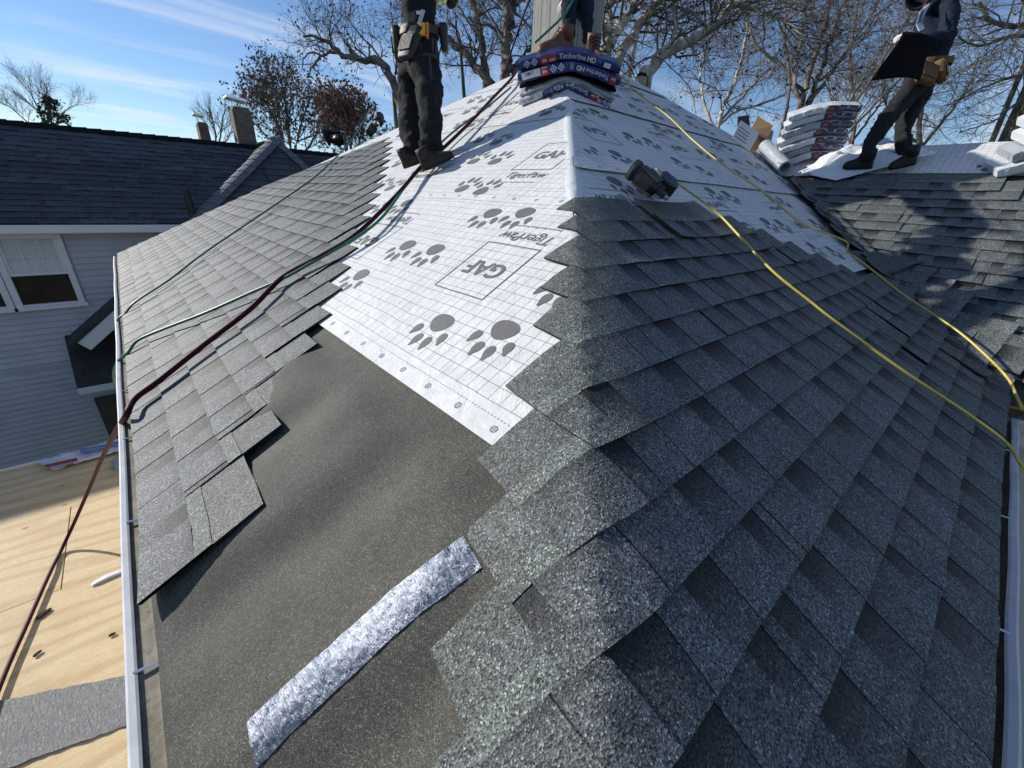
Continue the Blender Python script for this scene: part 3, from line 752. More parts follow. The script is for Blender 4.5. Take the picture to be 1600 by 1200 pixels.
# cross wing: courses from its valley out to the right
for j in range(17):
    s0 = 4.13+EXP*j; X = s0*CP
    yv = X-KV
    left = yv-.16-.02*(j % 3) if j < 6 else yv+random.uniform(.20, .36)
    if j == 16: left = 1.25
    right = {16: .19, 15: .06, 14: -.25}.get(j, -2.0 if j > 3 else -2.0)
    x = left; e = left-random.uniform(.45, 1.0)
    while x > right+.02:
        e = max(e, right)
        if e-right < .15: e = right
        wrapc = j >= 6 and x > yv-.05
        shingle(e, x, s0, onC if wrapc else onC_flat, slopeC, cuts=(([lambda q, o=o: (q[1]*CP-KV)-q[0]-o for o in (-.035, 0, .035)]) if wrapc else ()), extra=.010 if wrapc else 0,
                curl=(.006 if e == right else 0, random.uniform(.012, .03) if wrapc else .003), cell=.10 if wrapc else .2)
        x = e-.002; e = x-1.0
# dark flap of a loose strip curling in the valley
def flap():
    V = []; nx, ny = 14, 8
    a, b, c, d = hitC(1302, 395), hitC(1446, 412), hitC(1398, 432), hitC(1338, 428)
    for j in range(ny+1):
        for i in range(nx+1):
            u, v = i/nx, j/ny
            p = (a*(1-u)+b*u)*(1-v)+(d*(1-u)+c*u)*v
            V.append(p+nL*(.030+.045*math.sin(v*3.1)*(1-.5*u)+.012*math.sin(u*5+v)))
    F = [(j*(nx+1)+i, j*(nx+1)+i+1, (j+1)*(nx+1)+i+1, (j+1)*(nx+1)+i) for j in range(ny) for i in range(nx)]
    o = mk('valley_flap', V, F, M['valley_strip'], slopeC, True, label='loose dark strip curling up in the valley')
    s = o.modifiers.new('t', 'SOLIDIFY'); s.thickness = .005
flap()
# chimney at the peak, clad in grey boards
def chimney():
    c = mk('chimney', *(lambda b: (b.V, b.F))(MB().bbox((3.80, 3.60, RZ-.6), (4.30, 4.12, RZ+.74))), M['board'], house, label='square chimney clad in grey weathered boards')
    for i in range(4):
        y = 3.60+.13*i; b = MB(); b.bbox((3.784, y+.002, RZ-.6), (3.799, y+.127, RZ+.74)); b.build('board', M['board'], c, bevel=.002)
    for i in range(4):
        x = 3.80+.125*i; b = MB(); b.bbox((x+.002, 3.584, RZ-.6), (x+.122, 3.599, RZ+.74)); b.build('board', M['board'], c, bevel=.002)
    b = MB(); b.bbox((3.74, 3.54, RZ+.74), (4.36, 4.18, RZ+.747)); b.build('cap', M['flashing'], c, bevel=.01)
    b = MB(); b.bbox((3.77, 3.57, RZ-.6), (3.783, 4.15, RZ-.16)); b.bbox((3.783, 3.57, RZ-.6), (4.33, 3.583, RZ-.12)); b.build('flashing', M['wrap'], c)
chimney()

# ------------------------------------------------------------------ lower roof sheathed in plywood, below the left eave
PZ = -3.0
lower = mk('lower_roof', *(lambda b: (b.V, b.F))(MB().bbox((-4.6, -2.4, PZ-.16), (EX0+.29, 6.44, PZ-.02))), M['ply_edge'], house, label='lower roof sheathed in raw plywood')
yy = 6.46; k = 0
while yy > -2.3:
    x = EX0+.28; off = (.35, 1.2, .75, 1.6)[k % 4]; first = True
    while x > -4.5:
        wd = off if first else 2.44; first = False
        x1 = max(-4.6, x-wd); b = MB(); dz = random.uniform(-.002, .003)
        b.bbox((x1+.003, yy-1.217, PZ-.02), (x-.003, yy, PZ+dz)); b.build('plywood_sheet', M['ply'], lower, bevel=.002)
        x = x1
    yy -= 1.22; k += 1
def quad_patch(name, c, nx, ny, hf, mat, parent=None, thick=0, edge=0.0, label=None):
    """sheet through four corner points, with a height function and ragged edges"""
    a, b, cc, d = [np.array(q, float) for q in c]; n = np.cross(b-a, d-a); n /= np.linalg.norm(n)
    if n[2] < 0: n = -n
    V = []
    for j in range(ny+1):
        for i in range(nx+1):
            u, v = i/nx, j/ny
            if edge:
                if i in (0, nx): u += random.uniform(-edge, edge)
                if j in (0, ny): v += random.uniform(-edge, edge)
            V.append((a*(1-u)+b*u)*(1-v)+(d*(1-u)+cc*u)*v+n*hf(u, v))
    F = [(j*(nx+1)+i, j*(nx+1)+i+1, (j+1)*(nx+1)+i+1, (j+1)*(nx+1)+i) for j in range(ny) for i in range(nx)]
    o = mk(name, V, F, mat, parent, True, label)
    if thick: m_ = o.modifiers.new('t', 'SOLIDIFY'); m_.thickness = thick
    return o
def nz(seed, f=1.0):
    from mathutils import noise as mn
    return lambda u, v: mn.noise(Vector((u*f+seed, v*f*1.3, seed*.37)))
n5 = nz(3, 5); n14 = nz(9, 14)
q = [hitZ(-260, 1150, PZ), hitZ(330, 1030, PZ), hitZ(330, 1088, PZ), hitZ(-260, 1300, PZ)]
q[0][2] = q[1][2] = q[2][2] = q[3][2] = PZ
quad_patch('membrane_strip', q, 60, 10, lambda u, v: .012+.006*n14(u*2, v)+.004*n5(u*6, v*3), M['membrane'], lower, edge=.012, label='crinkled grey adhesive strip across the plywood')
b = MB(); b.bbox((-4.6, 6.445, PZ-.17), (EX0+.29, 6.47, PZ+.012)); b.build('drip_edge', M['trim'], lower)

# scraps lying on the plywood
def scrap_patch(name, label, cat, px, zoff, amp, mat, nx=16, ny=8, seed=1, strip=None):
    c = [hitZ(x, y, PZ+zoff) for x, y in px]; h = nz(seed, 4); g = nz(seed+5, 9)
    o = quad_patch(name, c, nx, ny, lambda u, v: amp*(.7+abs(h(u, v))*1.6+.5*g(u, v)), mat, None, .002, .03)
    tag(o, label, cat); return o
wp = scrap_patch('plastic_wrapper', 'torn white plastic wrapper with a red stripe at the far edge of the plywood', 'wrapper', ((62, 724), (192, 686), (192, 706), (84, 738)), .01, .03, M['wrap'])
c = [hitZ(x, y, PZ+.075) for x, y in ((70, 727), (120, 716), (122, 720), (74, 731))]; quad_patch('red_stripe', c, 6, 2, lambda u, v: .004, M['red'], wp, .002)
c = [hitZ(x, y, PZ+.075) for x, y in ((125, 703), (186, 690), (187, 695), (126, 708))]; quad_patch('blue_stripe', c, 6, 2, lambda u, v: .004, M['blue_ink'], wp, .002)
scrap_patch('plastic_scrap', 'small grey plastic scrap on the plywood against the left gutter', 'scrap', ((178, 722), (194, 706), (194, 728), (180, 742)), .01, .03, M['wrap_grey'], 8, 6, 4)
def shard(name, label, cat, p, q, w_, mat, h=.012):
    a, b_ = hitZ(*p, PZ+.012), hitZ(*q, PZ+.012); d = b_-a; L = np.linalg.norm(d); d /= L; s_ = np.array([-d[1], d[0], 0]); z_ = np.array([0, 0, 1.])
    rings = []
    for t, k in ((0, .25), (.15, .8), (.45, 1), (.8, .9), (1, .5)):
        c = a+d*L*t+s_*w_*.15*math.sin(t*5); rings.append([c-s_*w_*k/2, c-s_*w_*k*.3+z_*h*k, c+s_*w_*k*.35+z_*h*k*.8, c+s_*w_*k/2])
    m_ = MB().loft(rings); o = m_.build(name, mat); tag(o, label, cat); return o
shard('wood_shard', 'pale splintered piece of wood on the plywood beside the gutter', 'wood scrap', (142, 915), (196, 888), .07, M['trim'])
for (p, q_, w_, lab) in (((58, 968), (78, 950), .045, 'dark leaf shaped shingle scrap under the red hose on the plywood'), ((53, 1027), (63, 1016), .03, 'tiny dark shingle scrap on the plywood left of the red hose'), ((170, 995), (180, 988), .03, 'small dark shingle scrap on the plywood close to the gutter')):
    shard('shingle_scrap', lab, 'scrap', p, q_, w_, M['butt'], .006)

# ------------------------------------------------------------------ the neighbouring house
nb = thing('neighbour_house', 'neighbouring house with blue grey siding and a dark shingle roof, in shade', 'house', (0, 12.4, GROUND))
NY = 10.5; NZE = -.72; NP = R_(35); NEY = 10.16; nN = np.array([0, -math.sin(NP), math.cos(NP)]); uN = np.array([0, math.cos(NP), math.sin(NP)])
nw = mk('wall', *(lambda b: (b.V, b.F))(MB().bbox((-9, NY+.02, GROUND), (8, NY+4.5, NZE-.02))), M['siding'], nb)
z = NZE-.14
WX1 = hitY(92, 361, NY)[0]; wzb = hitY(131, 473, NY)[2]; WX0 = hitY(0, 420, NY)[0]-1.35
while z > GROUND+.2:
    e = .0 if z > -3.02 else -.05
    segs = [(-9, 8)]
    if z+.0 > wzb-.02: segs = [(-9, WX0-.02), (WX1+.02, 8)]
    for a, c in segs:
        b = MB(); V = [(a, NY+.018+e, z), (c, NY+.018+e, z), (c, NY-.012+e, z-.104), (a, NY-.012+e, z-.104), (a, NY+.018+e, z-.108), (c, NY+.018+e, z-.108)]
        b.add(V, [(0, 3, 2, 1), (3, 4, 5, 2), (0, 1, 5, 4)]); b.build('siding_board', M['siding'], nw)
    z -= .104
b = MB(); b.bbox((-9, NY-.08, -3.10), (8, NY+.02, -3.05)); b.build('band_board', M['siding'], nw)
b = MB(); b.bbox((-9, NEY-.015, NZE-.135), (8, NEY+.09, NZE-.004)); b.build('gutter', M['trim'], nb, bevel=.012)
b = MB(); b.bbox((-9, NEY+.09, NZE-.15), (8, NEY+.36, NZE-.12)); b.build('soffit', M['trim'], nb)
# double window
def window(x0, x1, z0, z1):
    y = NY
    f_ = MB(); t = .085
    f_.bbox((x0, y-.06, z0), (x0+t, y+.03, z1)); f_.bbox((x1-t, y-.06, z0), (x1, y+.03, z1)); f_.bbox((x0+t, y-.06, z1-t), (x1-t, y+.03, z1)); f_.bbox((x0-.03, y-.085, z0-.045), (x1+.03, y+.03, z0+.02))
    f_.bbox((x0+t, y-.055, z0+.02), (x1-t, y+.03, z0+.05))
    wn = f_.build('window', M['trim'], nb, bevel=.006, label='white framed sash window')
    zm = z0+(z1-z0)*.46; u = MB()
    u.bbox((x0+t, y-.035, zm-.025), (x1-t, y-.005, zm+.025)); u.bbox((x0+t, y-.03, zm+.025), (x0+t+.035, y-.004, z1-t)); u.bbox((x1-t-.035, y-.03, zm+.025), (x1-t, y-.004, z1-t))
    u.build('sash', M['trim'], wn, bevel=.003)
    g = MB(); g.bbox((x0+t, y-.012, zm), (x1-t, y-.006, z1-t)); g.build('pane', M['thin_glass'], wn)
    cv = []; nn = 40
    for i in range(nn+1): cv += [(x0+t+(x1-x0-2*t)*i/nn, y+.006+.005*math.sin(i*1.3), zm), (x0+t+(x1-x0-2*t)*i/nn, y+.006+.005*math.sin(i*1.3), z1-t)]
    mk('curtain', cv, [(2*i, 2*i+2, 2*i+3, 2*i+1) for i in range(nn)], M['card_white'], wn, True)  # pale sheet added behind the upper pane to stand for its bright reflection
    g = MB(); g.bbox((x0+t, y+.0, z0+.05), (x1-t, y+.008, zm)); g.build('screen', M['curtain'], wn)
    mu_ = MB(); w_ = x1-x0-2*t
    for i in (1, 2): mu_.bbox((x0+t+w_*i/3-.008, y-.02, zm+.02), (x0+t+w_*i/3+.008, y-.013, z1-t))
    zh = (zm+z1-t)/2
    mu_.bbox((x0+t, y-.0205, zh-.008), (x1-t, y-.0125, zh+.008)); mu_.build('muntin', M['trim'], wn)
WM_ = hitY(8, 440, NY)[0]
wzt = NZE-.155
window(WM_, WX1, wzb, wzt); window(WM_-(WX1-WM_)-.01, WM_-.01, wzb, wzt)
# roof
RL = (hitY(200, 207, 1)[2]); 
def hitN(x, y, h=0):
    d = ray(x, y); t = (nN@np.array([0, NEY, NZE]))/(nN@d); return d*t+nN*h
sl_ = np.linalg.norm(hitN(200, 209)[1:]-np.array([NEY, NZE]))
def onN(x, s, w): return np.array([x, NEY, NZE])+uN*s+nN*w
RYN = NEY+sl_*math.cos(NP); RZN = NZE+sl_*math.sin(NP)
nroof = slab('roof', [(-9, NEY, NZE), (8, NEY, NZE), (8, RYN, RZN), (-9, RYN, RZN)], nN, nb, M['far_shingle'], th=.05)
slab('roof', [(-9, RYN, RZN), (8, RYN, RZN), (8, 2*RYN-NEY, NZE), (-9, 2*RYN-NEY, NZE)], (0, math.sin(NP), math.cos(NP)), nb, M['far_shingle'], th=.05, label='far slope of the neighbouring roof')
rs = random.Random(5); j = 0
while SR0+.143*j < 9:
    s0 = .0+.143*j
    if s0+.2 > sl_: break
    x = -3.0-rs.uniform(0, .9)
    while x < 4.6:
        tn = rs.uniform(.75, 1.2)
        o = strip_mesh('shingle', [(x, x+.998, s0, min(s0+.337, sl_), 0, tn, 0, s0), (x+rs.uniform(0, .2), x+rs.uniform(.4, .6), s0, s0+.143, .006, tn*rs.uniform(.8, 1.2), 0, s0), (x+.62, x+rs.uniform(.8, .99), s0, s0+.143, .006, tn*rs.uniform(.8, 1.2), 0, s0)], onN, lambda a, c, s0=s0: .014*(1-(c-s0)/.337)+.004, M['far_shingle'], nroof, (1.2, .4), skirt=.01)
        x += 1.0
    j += 1
def caps(a, b_, n, wdt, drop, up, name='ridge_cap', parent=None, lift=.03, ov=1.25):
    a, b_ = np.array(a), np.array(b_); d = (b_-a)/n; dd = d/np.linalg.norm(d); sd = np.cross(dd, np.array(up)); sd /= np.linalg.norm(sd); u = np.cross(sd, dd)
    for i in range(n):
        p, q_ = a+d*i, a+d*(i+ov)
        ring = lambda c, h: [c-sd*wdt-u*(drop-h), c-sd*wdt*.25+u*(h-.004), c+sd*wdt*.25+u*(h-.004), c+sd*wdt-u*(drop-h)]
        A_, B_ = ring(p, lift+.012), ring(q_, lift-.006)
        V = A_+B_+[v-u*.014 for v in A_]
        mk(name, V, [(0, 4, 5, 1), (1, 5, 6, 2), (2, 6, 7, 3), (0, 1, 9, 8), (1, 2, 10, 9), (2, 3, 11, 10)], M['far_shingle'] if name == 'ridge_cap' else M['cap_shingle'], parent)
caps((4.6, RYN, RZN), (-3.2, RYN, RZN), 38, .13, .09, (0, 0, 1), parent=nroof)
# cross wing of the neighbour with its hips
WA = hitY(430, 216, 11.3); WB = hitY(262, 385, 9.85); WC = hitY(600, 320, 9.85)
WC[2] = WB[2]
wing = slab('wing_roof', [WB, WC, WA], np.cross(WC-WB, WA-WB)/np.linalg.norm(np.cross(WC-WB, WA-WB)), nb, M['far_shingle'], th=.04, label='hipped wing of the neighbouring roof')
bk = np.array([0, 3.0, 0])
n_ = np.cross(WA-WB, bk); n_ /= np.linalg.norm(n_); n_ = n_ if n_[2] > 0 else -n_
slab('wing_side', [WB, WA, WA+bk, WB+bk], n_, nb, M['far_shingle'], th=.04)
n_ = np.cross(WA-WC, bk); n_ /= np.linalg.norm(n_); n_ = n_ if n_[2] > 0 else -n_
slab('wing_side', [WA, WC, WC+bk, WA+bk], n_, nb, M['far_shingle'], th=.04)
fn = np.cross(WC-WB, WA-WB); fn /= np.linalg.norm(fn); fn = fn if fn[1] < 0 else -fn
hgt = np.linalg.norm(WA-(WB+(WC-WB)*(((WA-WB)@(WC-WB))/((WC-WB)@(WC-WB)))))
ux = (WC-WB)/np.linalg.norm(WC-WB); us = np.cross(fn, ux); us = us if us[2] > 0 else -us
Lw = np.linalg.norm(WC-WB); xa = (WA-WB)@ux
def onW(x, s, w): return WB+ux*x+us*s+fn*w
j = 0
while .143*j+.1 < hgt:
    s0 = .143*j; x = .0
    kp = (lambda q: q[0]-xa*q[1]/hgt, lambda q: Lw-(Lw-xa)*q[1]/hgt-q[0])
    while x < Lw:
        strip_mesh('shingle', [(x, x+.99, s0, s0+.30, 0, rs.uniform(.8, 1.2), 0, s0)], onW, lambda a, c, s0=s0: .016*(1-(c-s0)/.337)+.004, M['far_shingle'], wing, (1.2, .4), keep=kp, skirt=.01); x += 1.0
    j += 1
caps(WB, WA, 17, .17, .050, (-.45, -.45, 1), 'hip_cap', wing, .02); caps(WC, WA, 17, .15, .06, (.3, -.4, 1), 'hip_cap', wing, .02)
# chimneys and vent pipe
def nchim(pl, pr_, pt, Y, dep, label):
    a, c = hitY(*pl, Y), hitY(*pr_, Y); t_ = hitY(*pt, Y)[2]; x0, x1 = a[0], c[0]; zb = a[2]-.6
    R4 = lambda k, z_: [(x0+k, Y+k, z_), (x1-k, Y+k, z_), (x1-k, Y+dep-k, z_), (x0+k, Y+dep-k, z_)]
    w2 = (x1-x0)
    b = MB().loft([R4(0, zb), R4(0, t_-.35*w2), R4(.0, t_-.22*w2), R4(.12*w2, t_)])
    ch = b.build('chimney', M['brick_chim'], nb, bevel=.01, label=label)
    for i in (.2, .8):
        for k in (.2, .8): MB().tube([(x0+w2*i, Y+dep*k, t_-.02), (x0+w2*i, Y+dep*k, t_+.13)], .01, 5).build('cap_post', M['steel'], ch)
    cp = MB(); cp.box((x0+w2*.35, Y+dep*.5, t_+.15), (np.array([.98, 0, -.12]), np.array([0, 1, 0]), np.array([.12, 0, .98])), (w2*.52, dep*.55, .025)); cp.build('cap', M['steel'], ch)
nchim((372, 218), (401, 220), (386, 168), RYN+.12, .38, 'larger weathered chimney of the neighbouring house'); nchim((313, 212), (329, 213), (320, 191), RYN+1.2, .35, 'smaller weathered chimney of the neighbouring house')
pb = hitN(303, 340); b = MB(); up_ = hitY(290, 296, pb[1]+.0); b.tube([pb-np.array([0, 0, .1]), np.array([pb[0]-.02, pb[1], up_[2]])], .058, 10); b.build('vent_pipe', M['pipe'], nb, smoothf=False)
# side entry: low black roof, gable end with white rake board, boarded door
a = hitY(104, 524, NY-.03); f0 = hitY(113, 607, 9.62)
x0, x1 = a[0]-.03, 2.6
n_ = np.array([0, -(a[2]-f0[2]), (a[1]-f0[1])]); n_ /= np.linalg.norm(n_)
pr_ = slab('porch_roof', [(x0, f0[1], f0[2]), (x1, f0[1], f0[2]), (x1, NY-.03, a[2]), (x0, NY-.03, a[2])], n_, nb, M['black_roof'], th=.05, label='low black porch roof')
b = MB(); b.bbox((x0, f0[1]-.02, f0[2]-.13), (x1, f0[1]+.01, f0[2]-.02)); b.bbox((x0-.001, f0[1]+.01, f0[2]-.13), (x0+.02, NY, f0[2]-.05)); b.build('fascia', M['trim'], pr_)
g0, g1 = hitY(122, 536, 9.75), hitY(205, 462, 9.75)
d_ = (g1-g0)/np.linalg.norm(g1-g0); u_ = np.array([-d_[2], 0, d_[0]]); L_ = 2.2
b = MB(); c_ = g0+d_*L_/2; b.box(c_-u_*.09, (d_, np.array([0, 1, 0]), u_), (L_/2, .025, .10)); rk = b.build('rake_board', M['trim'], pr_, bevel=.006)
b = MB(); b.box(c_+u_*.04+np.array([0, .42, 0])-d_*.06, (d_, np.array([0, 1, 0]), u_), (L_/2+.06, .46, .028)); b.build('gable_roof', M['black_roof'], pr_, bevel=.004)
dl, dr_ = hitY(146, 622, NY-.1), hitY(166, 690, NY-.1)
b = MB(); b.bbox((dl[0], NY-.115, dr_[2]-.3), (dl[0]+1.0, NY-.085, dl[2])); b.build('boarded_door', plain('grey brown board', (.10, .085, .06), .85, .2, var=.4, scale=5), nb, bevel=.004)

# ------------------------------------------------------------------ bundles of shingles
def hip_at(y):
    a, c = .8, 6
    for _ in range(40):
        m_ = (a+c)/2; P = np.array([m_, m_-KH, ZR+TP*(m_-KH)])
        yy_ = 600-FPX*(P@CU)/(P@CF)
        if yy_ > y: a = m_
        else: c = m_
    return np.array([a, a-KH, ZR+TP*(a-KH)])
class Bundle:
    def __init__(s, O, along, e, N, m, w0, th, label, group, mat, L=1.0, W=.337, c=.10, sh=0.0, base=0.0, parent=None, S=1.0):
        s.S = S; W = W*S
        s.O, s.al, s.e, s.N, s.m, s.c, s.w0, s.th, s.L, s.W, s.sh, s.base = O, along, e, N, m, c*S, w0*S, th, L, W, sh*S, base*S
        K = 26; xs = [(-.5+i/K)*L for i in range(K+1)]
        ring = []
        A, B_ = [], []
        for x in xs:
            t = abs(x)/(.5*L); d_ = .004*math.sin(x*23+w0*40); k = .012*max(0, (t-.9)/.1)
            A.append(s.pt(x, k+d_)); B_.append(s.pt(x, th-k+d_))
        V = []; n = K+1
        for a_ in (0, .012, W-.012, W):
            q = .010 if a_ in (0, W) else 0
            for i in range(n):
                nn = (B_[i]-A[i]); nn = nn/np.linalg.norm(nn)
                V.append(A[i]+nn*q+along*a_); 
            for i in range(n):
                nn = (B_[i]-A[i]); nn = nn/np.linalg.norm(nn); V.append(B_[i]-nn*q+along*(a_+.004*math.sin(i*1.7)))
        F = []; R4 = 2*n
        for r in range(3):
            o = r*R4; p = (r+1)*R4
            for i in range(n-1):
                F.append((o+i, o+i+1, p+i+1, p+i)); F.append((o+n+i, p+n+i, p+n+i+1, o+n+i+1))
            F.append((o, p, p+n, o+n)); F.append((o+n-1, o+2*n-1, p+2*n-1, p+n-1))
        for i in range(n-1):
            F.append((i, n+i, n+i+1, i+1)); o = 3*R4; F.append((o+i, o+i+1, o+n+i+1, o+n+i))
        s.o = mk('shingle_bundle', V, F, mat, parent)
        tag(s.o, label, 'bundle', group)
    def raw(s, x): return -s.m*(math.sqrt(x*x+s.c**2)-s.c)
    def pt(s, x, w):
        x = x*s.S*math.cos(math.atan(s.m))+s.sh; w = w*s.S
        dz = -s.m*x/math.sqrt(x*x+s.c**2); nn = s.N-s.e*dz; nn = nn/np.linalg.norm(nn)
        return s.O+s.al*s.base+s.e*x+s.N*(s.raw(x)+s.w0)+nn*w
    def fr(s, x, y, k=.002): return s.pt(x, y)-s.al*k
    def band(s, x0, x1, y0, y1, mat, k=.0022, name='printed_band'):
        n = max(2, int((x1-x0)/.03)); V = []
        for i in range(n+1):
            x = x0+(x1-x0)*i/n; V += [s.fr(x, y0, k), s.fr(x, y1, k), s.fr(x, y0, -.004), s.fr(x, y1, -.004)]
        F = []
        for i in range(n):
            o = i*4; p = o+4; F += [(o, o+1, p+1, p), (o+1, o+3, p+3, p+1), (o+2, o, p, p+2)]
        F += [(0, 2, 3, 1), (n*4, n*4+1, n*4+3, n*4+2)]
        return mk(name, V, F, mat, s.o)
    def text(s, body, x, y, h, mat, flip=False, bold=0, k=.0036, name='lettering', shear=0):
        V, F = text_mesh(body, 1, bold, shear); r = -1 if flip else 1
        mk(name, [s.fr(x+r*v[0]*h, y+r*(v[1]-.35)*h, k) for v in V], F, mat, s.o)
    def diamond(s, x, y, r):
        V = [s.fr(x+a*r, y+c_*r, .0036) for a, c_ in ((-1, 0), (0, 1), (1, 0), (0, -1))]; mk('diamond_mark', V, [(0, 1, 2, 3)], M['white_ink'], s.o)
        V = [s.fr(x+a*r*.8, y+c_*r*.8, .0044) for a, c_ in ((-1, 0), (0, 1), (1, 0), (0, -1))]; mk('diamond_mark', V, [(0, 1, 2, 3)], M['blue_ink'], s.o)
        s.text('4', x, y, r*.9, M['white_ink'], k=.005)
    def lines(s, x0, x1, y0, n, h, mat):
        for i in range(n):
            V = []; y = y0-i*h*2; x2 = x1-(x1-x0)*(.25 if i % 2 else 0)
            V = [s.fr(x0, y, .0036), s.fr(x2, y, .0036), s.fr(x2, y+h, .0036), s.fr(x0, y+h, .0036)]
            mk('small_print', V, [(0, 1, 2, 3)], mat, s.o)
O_ = hip_at(145); e_ = mR-mL; e_ = e_/np.linalg.norm(e_); N_ = (nL+nR); N_ = N_/np.linalg.norm(N_); m_ = -(mR@N_)/(mR@e_)
GB = 'shingle bundles stacked over the hip'
BS = .76
b0 = Bundle(O_, HD, e_, N_, m_, .022, .075, 'lowest bundle on the hip, pale end label and navy print band upside down', GB, M['wrap'], c=.05, S=BS, L=1.08, sh=.0)
b0.band(-.27, .495, .004, .071, M['navy']); b0.text('Timberline', .100, .042, .056, M['white_ink'], True, .002); b0.text('HD', -.085, .042, .056, M['white_ink'], True, .022)
b0.band(.245, .315, .012, .068, M['red'], .003); b0.text('GAF', .28, .046, .026, M['white_ink'], True, .02, .0044); b0.band(.332, .385, .006, .07, M['red'], .003); b0.text('NE', .358, .030, .036, M['white_ink'], True, .02, .0044)
b0.diamond(.42, .036, .027); b0.diamond(.467, .036, .027); b0.band(-.185, -.155, .02, .062, M['blue_ink'], .003, 'barcode'); b0.lines(-.25, -.17, .05, 3, .004, M['blue_ink'])
b0.text('11', -.31, .042, .05, M['grey_ink'], True, .03); b0.lines(-.44, -.35, .05, 4, .004, M['grey_ink']); b0.lines(-.48, -.455, .05, 3, .005, M['grey_ink'])
b1 = Bundle(O_, HD, e_, N_, m_*.98, .092, .045, 'grey unprinted bundle, second from the bottom of the hip stack', GB, M['wrap_grey'], c=.07, S=BS, L=1.08, base=.025)
b2 = Bundle(O_, HD, e_, N_, m_*.88, .138, .045, 'black bundle squeezed in the middle of the hip stack', GB, M['felt'], c=.10, S=BS, L=1.08, base=.06)  # black slab added in place of the shaded gap under the upper bundles
b3 = Bundle(O_, HD, e_, N_, m_*.76, .182, .084, 'bundle second from the top of the hip stack, white end label and long navy band', GB, M['navy'], c=.14, S=BS, L=1.08, base=-.035)
b3.band(-.498, -.30, .020, .082, M['wrap'], .0025); b3.lines(-.46, -.36, .07, 4, .004, M['grey_ink']); b3.text('1', -.325, .055, .05, M['grey_ink'], True, .02)
b3.band(-.295, -.215, .006, .080, M['red'], .0026); b3.text('NE', -.255, .04, .042, M['white_ink'], True, .02, .0044); b3.lines(-.285, -.23, .072, 1, .006, M['white_ink'])
b3.diamond(-.165, .048, .036); b3.diamond(-.085, .048, .036); b3.band(.0, .035, .025, .08, M['blue_ink'], .003, 'barcode'); b3.lines(-.045, -.01, .07, 2, .003, M['blue_ink'])
b3.text('Timberline', .288, .045, .058, M['white_ink'], True, .002); b3.text('HD', .105, .045, .058, M['white_ink'], True, .022); b3.band(.43, .496, .006, .080, M['red'], .0026); b3.text('GAF', .463, .05, .03, M['white_ink'], True, .02, .0044)
b4 = Bundle(O_, HD, e_, N_, m_*.72, .266, .080, 'topmost bundle of the hip stack with the print the right way up', GB, M['navy'], c=.16, S=BS, L=1.08, base=.03, sh=-.01)
b4.text('Timberline', .030, .045, .062, M['white_ink'], False, .002); b4.text('HD', .225, .045, .062, M['white_ink'], False, .022); b4.band(-.215, -.135, .01, .075, M['red'], .0026); b4.text('GAF', -.175, .03, .032, M['white_ink'], False, .02, .0044)
b4.band(-.295, -.22, .006, .075, M['red'], .0026); b4.text('NE', -.257, .035, .036, M['white_ink'], True, .02, .0044); b4.diamond(-.44, .045, .034); b4.diamond(-.36, .045, .034)
b4.lines(.29, .34, .06, 3, .004, M['blue_ink']); b4.band(.36, .43, .02, .06, M['white_ink'], .003, 'barcode')
# stacks on the cross wing slope, scaled, bent and placed from image pixels
def ridge_at(px):
    a, c = -2, 2.6
    for _ in range(40):
        mm = (a+c)/2; P = np.array([CRX, mm, CRZ]); xx = 800+FPX*(P@CR)/(P@CF)
        if xx < px: c = mm
        else: a = mm
    return np.array([CRX, a, CRZ])
def stack(O, n, e, w0, th, names, group, shift, bases, bandx, mm, S=1.0, L=1.0):
    N = nL*.6+np.array([0, 0, .4]); N = N/np.linalg.norm(N); e = np.array(e, float); e = e-N*(e@N); e /= np.linalg.norm(e); al = np.cross(N, e)
    if al[0] < 0: al = -al
    for i in range(n):
        bd = Bundle(O, al, e, N, mm*(1-.05*i), w0+i*th*1.06, th*random.uniform(.92, 1.0), names[i], group, M['wrap'] if i % 3 != 1 else M['wrap_grey'], c=.12+.012*i, sh=shift[i], base=bases[i], S=S, L=L)
        bx = bandx+random.uniform(-.08, .06); bd.band(bx, .49*L, .004, th*.88, M['plum']); 
        bd.band(bx+.03, bx+.09, .006, th*.85, M['dull_red'], .003); bd.text('GAF', bx+.06, th*.45, .026, M['wrap_grey'], i % 2 == 0, .02, .0044)
        bd.text('TimberlineHD', bx+.12+(.48*L-bx-.12)/2, th*.45, .045*L, M['wrap_grey'], i % 2 == 0, .012)
ordn = ['lowest', 'second', 'third', 'fourth', 'fifth', 'sixth', 'topmost']
lab7 = ['lowest bundle of the tall white stack left of the worker, resting on the ridge'] + ['%s bundle from the bottom of the tall white stack left of the worker' % ordn[i] for i in range(1, 6)] + ['topmost bundle of the tall white stack left of the worker, its end drooping']
P1 = hitC(1272, 252, .01)
stack(P1, 7, (.42, -.9, 0), .03, .088, lab7, 'bundles in the tall stack left of the worker', [-.10, -.09, -.07, -.08, -.05, -.03, .0], [0, .02, .0, .03, .01, .03, .0], .04, .34, S=.78, L=.82)
lab6 = ['lowest bundle of the stack at the right edge of the roof ridge'] + ['%s bundle from the bottom of the stack at the right edge of the roof ridge' % ordn[i] for i in range(1, 5)] + ['topmost bundle of the stack at the right edge of the roof ridge']
P2 = hitC(1694, 258, .01)
stack(P2, 6, (.42, -.9, 0), .03, .092, lab6, 'bundles in the stack at the right edge', [-.02, .04, .10, .10, .15, .22], [.0, .02, .04, .05, .07, .09], .20, .24, S=.95)

